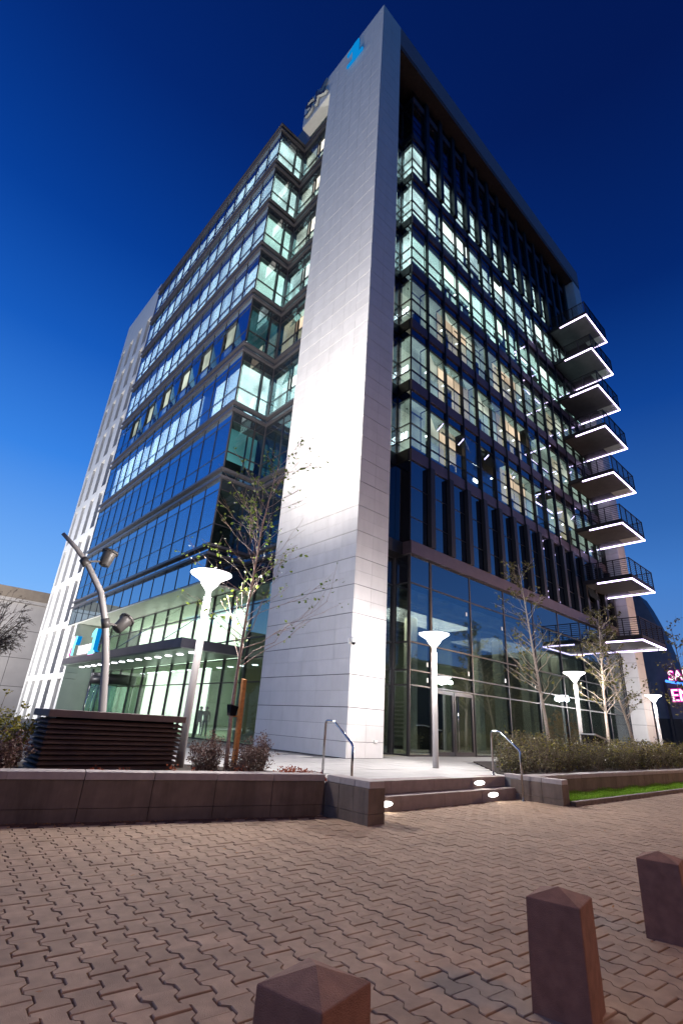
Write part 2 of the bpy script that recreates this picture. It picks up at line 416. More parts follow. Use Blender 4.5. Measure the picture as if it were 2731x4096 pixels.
# ------------------------------------------------------------------ walls, steps, planters
def coping_wall(name, label, pts, w, ztop, zbase, joints, body=M_conc):
    """low granite wall along a polyline on the front side (list of 2D front points), w = thickness to the back (left of travel)"""
    t = thing(name, label, 'wall', (pts[0][0], pts[0][1], zbase))
    cap = .095; over = .02
    for a, b2 in zip(pts[:-1], pts[1:]):
        a, b2 = Vector(a), Vector(b2); d = (b2-a); ln = d.length; d.normalize(); nrm = Vector((-d.y, d.x))
        n = max(1, round(ln/joints)); g = .004
        for i in range(n):
            p = a+d*(ln*i/n+(g if i else 0)); q2 = a+d*(ln*(i+1)/n-(g if i < n-1 else 0))
            zc = ztop-cap
            f0, f1, k1, k0 = p-nrm*over, q2-nrm*over, q2+nrm*(w+over), p+nrm*(w+over)
            o = MB().hexa([(*v, zc) for v in (f0, f1, k1, k0)], [(*v, ztop+random.uniform(-.002,.002)) for v in (f0, f1, k1, k0)]).build('coping_stone', M_cap, t); bevel(o, .006)
            zm = zbase+(zc-zbase)*.30
            for (z0, z1, nm) in ((zbase-.02, zm-.003, 'base_stone'), (zm+.003, zc-.004, 'facing_stone')):
                f0, f1, k1, k0 = p, q2, q2+nrm*w, p+nrm*w
                e = random.uniform(-.003,.003)
                MB().hexa([(*(v-nrm*e), z0) for v in (f0, f1, k1, k0)], [(*(v-nrm*e), z1) for v in (f0, f1, k1, k0)]).build(nm, body, t)
    return t
coping_wall('planter_wall', 'long brown granite planter wall with pale coping below the louvred box', [(-14.2,-2.25),(-9.15,-3.55),(-4.86,-4.70)], .30, .175, ZP, .92)
coping_wall('wing_wall', 'short granite wing wall left of the steps, jutting towards the bollards', [(-4.85,-4.72),(-4.85,-5.70)][::-1], -.36, .175, ZP, .33)
coping_wall('wing_wall', 'short pale granite wing wall right of the steps beside the grass strip', [(.78,-6.0),(.78,-4.62)], -.32, .10, ZP, .46)
coping_wall('planter_wall', 'brown granite retaining wall behind the green grass strip', [(1.13,-5.27),(60,-5.27)], .30, .10, ZP+.02, 1.15)
# steps
st = thing('steps', 'two broad granite steps with oval lights leading up to the plaza', 'steps', (-2, -4.8, ZP))
for (y0, y1, z0, z1) in ((-4.90, -4.3, ZP-.02, -.175), (-4.655, -4.3, -.172, ZD)):
    xs = [-4.47, -3.2, -1.9, -.6, .775]
    for a, b2 in zip(xs[:-1], xs[1:]):
        o = MB().box((a+.002, y0, z0), (b2-.002, y1, z1)).build('step_stone', M_step, st); bevel(o, .006)
def step_light(x, y, z, label):
    t = thing('step_light', label, 'light', (x, y, z), 'oval lights set in the steps')
    n = 24; r = .19; h = .045
    pl = [(r*math.cos(2*PI*i/n)*(1 if abs(math.cos(2*PI*i/n)) < .8 else 1), h*math.sin(2*PI*i/n)) for i in range(n)]
    MB().prism(pl, lambda u, v, d: (x+u, y-d, z+v), -.01, .012).build('lens', emis_step, t)
    pl2 = [(u*1.12, v*1.25) for u, v in pl]
    MB().prism(pl2, lambda u, v, d: (x+u, y-d, z+v), -.01, .005).build('bezel', M_steel, t)
    lamp('step_glow', 'SPOT', (x, y-.06, z), 2.6, (1, .97, .85), t, .03, (x, y-.45, z-.32), 120, .9)
emis_step = emis('step_lens', (1, .98, .94), 9)
step_light(-3.62, -4.90, -.285, 'oval light in the lower step beside the left wing wall')
step_light(-.17, -4.90, -.275, 'oval light in the lower step near the right handrail')
step_light(-.30, -4.655, -.07, 'oval light in the upper step')
# planter soil + grass strip + kerb
sp = [(-14.1,-1.93),(-9.06,-3.23),(-4.72,-4.36),(-4.62,-3.0),(-5.6,-1.6),(-14.1,.6)]
MB().hexa([(x_, y_, -.2) for x_, y_ in sp], [(x_, y_, .06) for x_, y_ in sp]).build('planter_soil', M_soil, kind='structure')
hb = [(1.12,-4.965),(60,-4.965),(60,-1.2),(4.7,-1.2),(1.12,-4.3)]
MB().hexa([(x_, y_, -.3) for x_, y_ in hb], [(x_, y_, .062) for x_, y_ in hb]).build('hedge_bed_soil', M_soil, kind='structure')
MB().box((1.12,-6.0,ZP),(60,-5.275,-.345)).build('lawn_soil', M_soil, kind='structure')
kb = thing('kerb', 'low brown granite kerb edging the grass strip', 'kerb', (1.1,-6.1,ZP))
x = 1.11
for i in range(40):
    o = MB().box((x+.003,-6.115,ZP-.02),(x+.997,-6.0,-.315)).build('kerb_stone', M_conc, kb); bevel(o, .006); x += 1.0
def grass():
    b = MB()
    for i in range(26000):
        u = random.random()**1.8
        gx = 1.12+u*30; gy = random.uniform(-5.99,-5.29); h = random.uniform(.05,.12)*(1+.4*math.sin(gx*3.1)*math.sin(gy*9)); a = random.uniform(0, PI); w = .006+.002*gx*.12
        dx, dy = math.cos(a)*w, math.sin(a)*w; lx, ly = random.uniform(-.04,.04), random.uniform(-.04,.04)
        b.quad((gx-dx,gy-dy,-.35),(gx+dx,gy+dy,-.35),(gx+lx,gy+ly,-.35+h))
    o = b.build('grass', M_grass, kind='stuff'); o['label'] = 'bright green grass strip in front of the right planter wall'
grass()

# ------------------------------------------------------------------ the office tower
OB = thing('office_building', 'tall glass office building with a white corner tower and lit floors', 'building', (0, 0, ZD))
H = 42.7; W1 = 4.88; W2 = 1.59
def tower():
    b = MB(); b.box((.03,.03,ZD),(W2-.0,W1,H-.03)); b.box((W2-.3,.03,ZD),(W2,W1,H-.03)) if False else None
    b.build('tower_core', M_clad_back, OB)
    cw = W1/6; rw = W2/2; ph = .466
    ml = MB().box((0,.0035,0),(.05,cw-.0035,ph)).mesh('cladding_panel', M_clad)
    mr_ = MB().box((.0035,0,0),(rw-.0035,.05,ph)).mesh('cladding_panel', M_clad)
    restL = MB(); restR = MB(); cnt = 0
    z = ZD+.012; row = 0
    zs = [(ZD+.012, .44-.03+.022)]
    k = 0
    while True:
        z0 = .48+.96*k+.017
        if z0 > H-.3: break
        zs += [(z0, ph), (z0+ph+.006, ph)]; k += 1
    for r, (z0, hh) in enumerate(zs):
        if z0+hh > H-.02: hh = H-.02-z0
        for c in range(6):
            if cnt < 292 and r > 0: place('cladding_panel', ml, OB, (random.uniform(-.0015,.0015), c*cw, z0)); cnt += 1
            else: restL.box((0,c*cw+.0035,z0),(.05,(c+1)*cw-.0035,z0+hh))
        for c in range(2):
            x0 = .051 if c == 0 else rw
            if cnt < 292 and r > 0: place('cladding_panel', mr_, OB, (c*rw if c else .0, 0 if c else 0, z0)) if c else restR.box((.0515,0,z0),(rw-.0035,.05,z0+hh)); cnt += c
            else: restR.box((x0+.0035,0,z0),((c+1)*rw-.0035,.05,z0+hh))
    restL.build('cladding', M_clad, OB, kind='stuff'); restR.build('cladding', M_clad, OB, kind='stuff')
    # portal beam to the left of the tower top, its parapet and soffit
    b = MB(); b.box((0, W1+.003, 40.25), (1.6, 7.9, H)); b.build('portal_beam', M_clad, OB)
    b = MB(); b.box((.02, W1+.003, 40.18), (3.2, 7.9, 40.247)); b.build('portal_soffit', M_white_soff, OB)
    b = MB(); b.box((.75, 7.903, 39.4), (1.6, 28, H-.1)); b.build('roof_parapet', M_fascia, OB)
    # roof slab to the right over the long facade
    b = MB(); b.box((W2+.003, 0, 40.75), (27.46, 6, H)); b.build('roof_fascia', M_fascia, OB)
    b = MB(); b.box((W2+.003, .02, 40.35), (27.40, 6, 40.747)); b.build('roof_soffit', M_soffit, OB)
    # far right white pillar
    pb = MB()
    pb.box((26.0, .05, ZD), (27.43, 3.0, 40.34)); pb.build('pillar_core', M_clad_back, OB)
    for i in range(42):
        z0 = ZD+.02+.96*i; z1 = min(z0+.94, 40.33)
        MB().box((25.97, .0, z0), (27.46, .049, z1)).build('pillar_panel', M_clad, OB)
        MB().box((25.95, .051, z0), (25.999, 1.2, z1)).build('pillar_panel', M_clad, OB)
M_white_soff = mat('portal_soffit_white', (.72, .72, .72), .5, var=.04)
tower()

def win_set(name, w, zsegs, thick=.05, depth=.07):
    """frame + pane meshes for a window of width w along local +X, facing local -Y. zsegs: (z0, z1, material)"""
    fr = MB(); fw = thick/2
    z0, z1 = zsegs[0][0], zsegs[-1][1]
    fr.box((0,-.02,z0),(fw,depth,z1)); fr.box((w-fw,-.02,z0),(w,depth,z1))
    for (a, b2, _m) in zsegs: fr.box((fw,-.012,a),(w-fw,depth,a+thick*.7))
    fr.box((fw,-.012,z1-thick*.5),(w-fw,depth,z1))
    fm = fr.mesh('window', M_frame)
    panes = []
    for (a, b2, m) in zsegs:
        top = b2-(thick*.5 if b2 == z1 else 0)
        pz = a+thick*.7
        panes.append((pz, top, MB().box((fw,.004,0),(w-fw,.022,top-pz)).mesh('pane', m)))
    return fm, panes
def put_window(ws, at, rotz, openrow=None, ang=.38):
    fm, panes = ws
    wo = place('window', fm, OB, at, (0,0,rotz))
    for i, (pz, top, pm) in enumerate(panes):
        o = bpy.data.objects.new('pane', pm); COL.objects.link(o); o.parent = wo
        if openrow == i:
            hgt = top-pz
            o.location = (0, -math.sin(ang)*hgt*1.0, top-math.cos(ang)*hgt); o.rotation_euler = (-ang, 0, 0); o.rotation_euler = (-ang, 0, 0)
            o.name = 'open_pane'
        else: o.location = (0, 0, pz)
    return wo

FP = 3.86
# ---- left volume: front C (x=-1.4), side B (y=8.14), recessed A (x=.62)
XF, YB, XA = -1.4, 8.14, .62
ZL = 7.92
NC = 14; PC = (28.30-YB)/NC
def left_volume():
    segs = lambda mt, sp: [(0, .95, mt), (.95, 2.72, mt), (2.72, 3.36, sp)]
    wC = win_set('window', PC, segs(M_glassL, M_spL), .028)
    wB1 = win_set('window', 1.36, segs(M_glassB, M_spB)); wB2 = win_set('window', .62, segs(M_glassB, M_spB))
    wA1 = win_set('window', 1.63, segs(M_glassB, M_spB))
    for k in range(8):
        z0 = ZL+FP*k+.25
        for i in range(NC):
            # local +X along -Y?  front faces -X : rotate so that local -Y -> world -X : rotz = -90deg => local X -> -Y
            put_window(wC, (XF, YB+PC*(i+1), z0), -PI/2, 1 if (k == 3 and i in (1, 3, 5, 7, 9, 11)) else None, .34)
        put_window(wB1, (XF+.02, YB, z0), 0); put_window(wB2, (XF+1.39, YB, z0), 0)
        for i in range(2): put_window(wA1, (XA, W1+1.63*(i+1), z0), -PI/2, 1 if (k in (2,3,4,5,6,7) and i == 0) else None, .25)
        # corner posts
    MB().box((XF-.01, YB-.01, ZL+.2), (XF+.02, YB+.02, 38.6)).build('corner_post', M_band, OB)
    MB().box((XA-.04, YB-.04, ZL+.2), (XA+.04, YB+.04, 38.6)).build('corner_post', M_band, OB)
    # bottom apron of the volume: glass from soffit to the first band
    ap = win_set('window', PC, [(0, 1.05, M_spL), (1.05, 1.52, M_spL)], .028)
    apB = win_set('window', 2.0, [(0, 1.05, M_spB), (1.05, 1.52, M_spB)])
    apA = win_set('window', 1.63, [(0, 1.05, M_spB), (1.05, 1.52, M_spB)])
    for i in range(NC): put_window(ap, (XF, YB+PC*(i+1), 6.42), -PI/2)
    put_window(apB, (XF+.02, YB, 6.42), 0)
    for i in range(2): put_window(apA, (XA, W1+1.63*(i+1), 6.42), -PI/2)
    # slab edge behind the bands and the double bands
    def path(off):
        return [(XF-off, 28.28), (XF-off, YB-off), (XA-off, YB-off), (XA-off, W1+.004)]
    def band(z0, z1, off, name, m):
        A = path(off); B = path(-.06); b = MB()
        for i in range(3):
            b.hexa([(*A[i], z0), (*A[i+1], z0), (*B[i+1], z0), (*B[i], z0)], [(*A[i], z1), (*A[i+1], z1), (*B[i+1], z1), (*B[i], z1)])
        b.build(name, m, OB)
    for k in range(9):
        z = ZL+FP*k
        if k < 8 or True:
            band(z+.09, z+.21, .17, 'louvre_band', M_band)
            band(z-.16, z+.045, .01, 'slab_edge', M_spL)
            band(z-.32, z-.19, .14, 'louvre_band', M_band)
    band(39.1, 39.16, .10, 'parapet_rail', M_frame)
    band(38.9, 39.1, -.02, 'parapet_glass', M_spB)
    # volume soffit above the lobby
    MB().hexa([(XF+.01,YB+.01,6.35),(XF+.01,28.3,6.35),(3.0,28.3,6.35),(3.0,W1+.01,6.35),(XA+.01,W1+.01,6.35),(XA+.01,YB+.01,6.35)],
              [(XF+.01,YB+.01,6.415),(XF+.01,28.3,6.415),(3.0,28.3,6.415),(3.0,W1+.01,6.415),(XA+.01,W1+.01,6.415),(XA+.01,YB+.01,6.415)]).build('volume_soffit', M_volsoff, OB)
    # roof deck
    MB().hexa([(XF+.05,YB+.05,38.3),(XF+.05,28.2,38.3),(8,28.2,38.3),(8,W1,38.3),(XA+.05,W1,38.3),(XA+.05,YB+.05,38.3)],
              [(XF+.05,YB+.05,38.5),(XF+.05,28.2,38.5),(8,28.2,38.5),(8,W1,38.5),(XA+.05,W1,38.5),(XA+.05,YB+.05,38.5)]).build('roof_deck', M_dark, OB)
    # rooftop room behind the portal: greenish lit glazing
    for i in range(2): put_window(win_set('window', 1.5, [(0, .6, M_glassB), (.6, 1.6, M_glassB)]), (1.7, W1+.02+1.5*(i+1), 38.55), -PI/2)
    MB().box((2.2, W1+.1, 38.55), (2.3, 7.9, 40.17)).build('rooftop_blind', M_grey, OB)
    # interiors
    core = MB(); core.box((3.6, W1+.05, 6.42), (4.0, 28.2, 38.3)); core.box((1.6,W1+.02,6.42),(4.0,W1+.05,38.3)); core.box((XF+.3,28.22,6.42),(4.0,28.26,38.3)); core.build('office_core', M_core, OB)
    for k in range(8):
        z0 = ZL+FP*k; zc = z0+.25+2.70
        MB().hexa([(XF+.08,YB+.08,z0-.1),(XF+.08,28.2,z0-.1),(3.6,28.2,z0-.1),(3.6,W1+.05,z0-.1),(XA+.08,W1+.05,z0-.1),(XA+.08,YB+.08,z0-.1)],
                  [(XF+.08,YB+.08,z0+.24),(XF+.08,28.2,z0+.24),(3.6,28.2,z0+.24),(3.6,W1+.05,z0+.24),(XA+.08,W1+.05,z0+.24),(XA+.08,YB+.08,z0+.24)]).build('floor_slab', M_core, OB)
        lit = {7: M_mint, 6: M_mint, 5: M_mint, 4: M_mint, 2: M_milk}.get(k)
        MB().hexa([(XF+.08,YB+.08,zc),(XF+.08,28.2,zc),(3.6,28.2,zc),(3.6,W1+.05,zc),(XA+.08,W1+.05,zc),(XA+.08,YB+.08,zc)],
                  [(XF+.08,YB+.08,zc+.1),(XF+.08,28.2,zc+.1),(3.6,28.2,zc+.1),(3.6,W1+.05,zc+.1),(XA+.08,W1+.05,zc+.1),(XA+.08,YB+.08,zc+.1)]).build('ceiling', M_core, OB)
        if lit:
            b = MB()
            for i in range(NC):
                if k == 2 and i in (2, 13): continue
                y0 = YB+PC*i+.07; y1 = YB+PC*(i+1)-.07
                if i == 0: y0 = YB+.1
                b.box((XF+.13, y0, z0+random.choice((.06,.06,.10,.45))), (XF+.15, y1, zc-random.choice((.05,.05,.08,.3))))
            build_each(b, 'lit_blind', M_front, OB)
        if lit or k == 3:
            # corner room behind side B and recess A
            mm = M_milk if k in (7, 6, 2) else (M_mint if lit else M_teal)
            b = MB(); b.box((XF+.22, YB+.16, z0+.08), (XF+1.32, YB+.18, zc-.10)); b.box((XF+1.45, YB+.16, z0+.08), (XA-.08, YB+.18, zc-.10)); build_each(b, 'lit_blind', mm, OB)
            mm = (M_milk if k in (4, 2) else M_cream_lit) if lit else M_warm
            b = MB(); b.box((XA+.16, W1+.1, z0+.10), (XA+.18, W1+1.5, zc-.15)); b.box((XA+.16, W1+1.75, z0+.1), (XA+.18, YB-.2, zc-.15)); build_each(b, 'lit_blind', mm, OB)
        if k == 3:
            b = MB()
            for i in (1, 3, 5, 7, 9, 11): b.box((XF+.16, YB+PC*i+.2, z0+1.0), (XF+.18, YB+PC*(i+1)-.1, zc-.1))
            build_each(b, 'lit_blind', M_grey, OB)
        if k == 1:
            b = MB(); b.box((XF+.4, YB+.6, z0+1.1), (XF+1.30, YB+.63, zc-.02)); b.box((XF+1.42, YB+.6, z0+1.1), (XA-.05, YB+.63, zc-.02)); build_each(b, 'lit_blind', M_teal, OB)
            MB().box((XA+.6, W1+.1, z0+.5), (XA+.63, W1+1.4, zc-.2)).build('lit_blind', M_grey, OB)
        if k in (3, 4, 5, 6):
            b = MB()
            for i in range(0, NC, 2 if k == 3 else 3):
                b.lathe((XF+.22, YB+PC*i+PC*.2, z0+.62), [(.01,-.05),(.05,0),(.01,.05)], 8)
            b.build('desk_lamp', M_hot, OB)
left_volume()

# ---- right facade (y=.9) with fins
YM, XM, XR = .90, 3.88, 25.95
ZS = 13.19
def right_facade():
    xs = [XM, XM+1.30]
    while xs[-1]+1.455 < XR: xs.append(xs[-1]+1.455)
    xs.append(XR)
    def segs(): return [(-.58, 0, M_glassR), (0, .78, M_glassR), (.78, 2.20, M_glassR), (2.20, 2.72, M_spR)]
    sets = {}
    for k in range(7):
        z = ZS+FP*k
        for i in range(len(xs)-1):
            w = xs[i+1]-xs[i]; key = round(w, 3)
            if key not in sets: sets[key] = win_set('window', w, segs(), .05)
            op = None
            if (k in (3, 4) and i in (2, 3, 6, 10)) or (k == 2 and i in (2, 3, 6, 7, 11)) or (k in (0, 1) and i in (1, 2, 4, 6, 7, 11)): op = 2
            put_window(sets[key], (xs[i], YM, z), 0, op, .30)
    # tall dark storey above the big spandrel
    seg2 = [(0, 1.1, M_spR), (1.1, 2.55, M_spR), (2.55, 3.86, M_spR)]; s2 = {}
    seg3 = [(0, 1.4, M_spR)]
    s3 = {}
    for i in range(len(xs)-1):
        w = xs[i+1]-xs[i]; key = round(w, 3)
        if key not in s2: s2[key] = win_set('window', w, seg2, .05); s3[key] = win_set('window', w, [(0, .5, M_spR)], .05)
        put_window(s2[key], (xs[i], YM, 8.14), 0, 1 if i == 12 else None, .28)
    for k in range(8):
        z = 12.02+FP*k
        if z > 40: break
        for i in range(len(xs)-1):
            MB().box((xs[i]+.004, YM-.06, z), (xs[i+1]-.004, YM+.1, z+.56)).build('spandrel', M_spandrel, OB)
    # fins
    for i, x in enumerate(xs[1:-1]):
        f = MB(); f.box((x-.15, YM-.24, 8.13), (x+.15, YM-.024, 12.0)); f.box((x-.035, YM-.12, 12.002), (x+.035, YM-.024, 32.0)); f.box((x-.16, YM-.22, 32.002), (x+.16, YM-.024, 40.2)); f.build('fin', M_fin, OB)
    # top transom of glass below the soffit
    for i in range(len(xs)-1):
        w = xs[i+1]-xs[i]
        MB().box((xs[i], YM+.01, 39.6), (xs[i+1], YM+.05, 40.34)).build('top_pane', M_spR, OB)
    # recess between tower and facade
    segr = [(-.58, 0, M_glassR), (0, .78, M_glassR), (.78, 2.20, M_glassR), (2.20, 2.72, M_spR)]
    YR = 1.75
    wr = win_set('window', YR-YM-.02, segr, .05); wr2 = win_set('window', XM-.05-W2, segr, .05)
    for k in range(7):
        z = ZS+FP*k
        put_window(wr, (XM, YR, z), -PI/2)
        put_window(wr2, (W2+.02, YR, z), 0)
    b = MB()
    for k in range(8):
        z = 12.02+FP*k
        b = MB(); b.box((XM-.04, YM+.1, z), (XM+.1, YR, z+.56)); b.box((W2+.01, YR-.06, z), (XM-.05, YR+.1, z+.56)); b.build('spandrel', M_fin, OB)
    b = MB(); b.box((XM-.01, YM+.03, 8.14), (XM+.02, YR, 12.0)); b.box((W2+.01, YR, 8.14), (XM-.02, YR+.03, 12.0)); b.build('recess_pane', M_spR, OB)
    # big spandrel above the ground storey
    MB().box((XM-.10, YM-.16, 7.58), (XR-.002, YM+.3, 8.12)).build('big_spandrel', M_spandrel, OB)
    MB().box((W2+.01, YM+.31, 7.58), (XM+.02, YR+.1, 8.12)).build('big_spandrel', M_fin, OB)
    # interiors
    core = MB(); core.box((W2+.1, 4.4, 7.6), (26, 4.6, 40.3)); core.box((25.9, YM+.1, 7.6), (25.94, 4.4, 40.3)); core.build('office_core', M_core, OB)
    for k in range(-1, 7):
        z = ZS+FP*k; zc = z+2.20+.02
        MB().box((W2+.02, YR+.12, z-1.15), (25.9, 4.4, z-.62)).build('floor_slab', M_core, OB)
        MB().box((XM+.05, YM+.11, z-1.15), (25.9, YR+.119, z-.62)).build('floor_slab', M_core, OB)
        if k < 0: continue
        MB().box((XM+.05, YM+.06, zc), (25.9, 4.4, zc+.1)).build('ceiling', M_core, OB)
        lit = {5: M_milk, 4: M_milk, 3: M_mint, 2: M_grey, 1: M_grey, 0: M_grey}.get(k)
        if not lit: continue
        b = MB(); wm = MB(); lc = MB()
        for i in range(len(xs)-1):
            if k == 5 and i > 11: continue
            if k == 1 and i in (8,): continue
            if k == 0 and i in (3, 4, 5, 9): continue
            x0, x1 = xs[i]+.06, xs[i+1]-.05
            if i == 0: x0 = xs[0]+.06
            warm = k in (0, 1, 2) and i in (2, 3, 6, 7, 11)
            if k == 5:
                x0 += .10 if i else 0; x1 -= .06
                b.box((x0+.12, YM+.12, z-.1), (x1-.12, YM+.14, zc-.06)); continue
            if k > 2:
                zz_ = z+random.choice((.03,.03,.05,.7)); b.box((x0-.04, YM+.14, zz_), (x1-random.choice((.02,.02,.3)), YM+.16, zc-random.choice((.06,.06,.35))))
                if zz_ > z+.5: b.box((x0+.1, YM+.5, z+.03), (x1-.1, YM+.52, zz_+.3))
            else:
                (wm if warm else b).box((x0, YM+.45, z+.05), (x1, YM+.48, zc-.01))
                lc.box((x0, YM+.10, zc-.04), (x1, YM+.44, zc-.012))
        build_each(b, 'lit_blind', lit, OB); build_each(lc, 'lit_ceiling', lit, OB)
        build_each(wm, 'warm_blind', M_warm, OB)
        b = MB(); b.box((W2+.1, YR+.15, z-.5), (XM-.22, YR+.17, zc)); b.build('lit_blind', M_warm if k < 3 else M_milk, OB)
        MB().box((XM+.13, YM+.12, z-.5), (XM+.15, YR-.08, zc)).build('lit_blind', M_milk if k > 2 else lit, OB)
        # bright ceiling lamps seen near the glass
        b = MB()
        for i in range(len(xs)-2):
            if k > 3 and i != 0: continue
            if (i*7+k*3) % 5 in (0, 2) or i == 0:
                b.lathe((xs[i]+.30, YM+.35, z+.95), [(.01,-.06),(.07,0),(.01,.06)], 8)
            if k < 3 and i % 3 == 1: b.box((xs[i]+.2, YM+.5, z+.22), (xs[i]+.55, YM+.55, z+.42))
        b.build('ceiling_lamp', M_hot, OB)
        cl = MB()
        for i in range(len(xs)-1):
            if random.random() < .55:
                a_ = xs[i]+random.uniform(.15, .7); cl.box((a_, YM+.2, z-.6), (a_+random.uniform(.15, .5), YM+.32, z+random.uniform(.1, .9)))
            if random.random() < .4: cl.box((xs[i]+.05, YM+.3, zc-.5), (xs[i+1]-.05, YM+.34, zc-.44))
        if cl.v: cl.build('office_furniture', M_core, OB, kind='stuff')
        # return corner glow
        if k < 3: MB().box((XM+.10, YM+.30, z+.06), (XM+.12, YM+.70, z+.5)).build('ceiling_lamp', M_hot, OB)
    # ceiling grid seen through the lower strip
    return xs
XS = right_facade()

# ---- ground storey, right: tall shop glazing with door
def shop():
    YR = 1.75
    gx = [XM, XM+1.30]
    while gx[-1]+2.91 < XR: gx.append(gx[-1]+2.91)
    gx.append(XR)
    zt = [ZD, 2.43, 2.97, 4.01, 6.35, 7.56]
    for i in range(len(gx)-1):
        w = gx[i+1]-gx[i]
        if i == 1:
            segs_ = [(2.43, 2.97, M_glassG), (2.97, 4.01, M_glassG), (4.01, 6.35, M_glassG), (6.35, 7.56, M_spR)]
        else:
            segs_ = [(a, b2, M_glassG) for a, b2 in zip(zt[:-2], zt[1:-1])]+[(6.35, 7.56, M_spR)]
        ws = win_set('window', w, [(a-ZD, b2-ZD, m) for a, b2, m in segs_], .075, .12)
        o = put_window(ws, (gx[i], YM, ZD), 0)
    # double door in bay 1
    x0, x1 = gx[1], gx[2]
    MB().box((x0-.03, YM-.035, ZD), (x0+.09, YM-.021, 7.56)).build('mullion', M_frame, OB)
    sl = x0+.10; mid = (x0+x1)/2
    for a, b2, hs in ((sl, mid-.02, 1), (mid+.02, x1-.10, 0)):
        d = MB(); fw = .11
        d.box((a, YM-.03, ZD+.01), (a+fw, YM+.05, 2.40)); d.box((b2-fw, YM-.03, ZD+.01), (b2, YM+.05, 2.40))
        d.box((a+fw, YM-.03, ZD+.01), (b2-fw, YM+.05, ZD+.16)); d.box((a+fw, YM-.03, 2.27), (b2-fw, YM+.05, 2.40))
        dr = d.build('door', M_frame, OB)
        MB().box((a+fw, YM+.0, ZD+.16), (b2-fw, YM+.02, 2.27)).build('pane', M_glassG, dr)
        if not hs: MB().tube([(a+.16, YM-.08, ZD+.2), (a+.16, YM-.08, 2.25)], .018, 8).build('handle', M_steel, dr)
    # recess panes
    ws = win_set('window', YR-YM-.02, [(a-ZD, b2-ZD, M_glassG) for a, b2 in zip(zt[:-2], zt[1:-1])]+[(6.31, 7.52, M_spR)], .075, .1)
    put_window(ws, (XM, YR, ZD), -PI/2)
    ws = win_set('window', XM-.05-W2, [(a-ZD, b2-ZD, M_glassG) for a, b2 in zip(zt[:-2], zt[1:-1])]+[(6.31, 7.52, M_spR)], .075, .1)
    put_window(ws, (W2+.02, YR, ZD), 0)
    MB().box((XM-.09, YR-.09, ZD), (XM+.06, YR+.06, 7.56)).build('mullion', M_frame, OB)
    # small white stickers on the panes
    b = MB()
    for x_, z_ in ((XM+1.05, 3.2), (XM+1.05, 2.62), (gx[2]-.35, 3.15), (gx[3]-.3, 3.15), (gx[4]-.4, 3.1), (gx[2]-.35, 5.7), (gx[3]-.3, 5.55)):
        b.box((x_, YM-.004, z_), (x_+.09, YM+.002, z_+.17))
    b.build('sticker', M_cream, OB)
    # interior
    b = MB(); b.box((W2+.1, 9.0, ZD), (26, 9.2, 7.5)); b.box((25.9, YM+.2, ZD), (25.94, 9.0, 7.5)); b.build('shop_wall', M_shop, OB)
    MB().box((W2+.1, YM+.1, ZD-.03), (25.9, 9, ZD+.004)).build('shop_floor', M_shop, OB)
    MB().box((W2+.1, YR+.15, 6.4), (25.9, 9, 6.5)).build('shop_ceiling', M_shopceil, OB)
    for i in range(7):
        x_ = 5+3*i
        MB().box((x_, YM+.9, 6.05), (x_+.5, 8.9, 6.38)).build('shop_duct', M_shopceil, OB)
    for i in range(6): MB().box((XM+.3, 1.6+1.2*i, 5.85), (25.8, 1.8+1.2*i, 5.98)).build('shop_duct', M_shopceil, OB)
    for x_ in (7.0, 12.4, 14.6, 17.6, 18.9, 20.4, 21.7, 23.0, 24.4):
        MB().box((x_, 3.4, ZD+.01), (x_+.42, 3.85, 6.38)).build('shop_column', M_colm, OB)
    MB().box((9.5, 5.4, ZD+.01), (12.0, 5.6, 3.0)).build('shop_partition', M_dark, OB)
    l = lamp('shop_light', 'AREA', (8, 3.6, 5.8), 300, (1.0, .90, .68), OB); l.data.shape = 'RECTANGLE'; l.data.size = 6; l.data.size_y = 2
    l = lamp('shop_light', 'AREA', (18, 4.5, 5.8), 240, (1.0, .90, .70), OB); l.data.shape = 'RECTANGLE'; l.data.size = 9; l.data.size_y = 3
    return gx
shop()

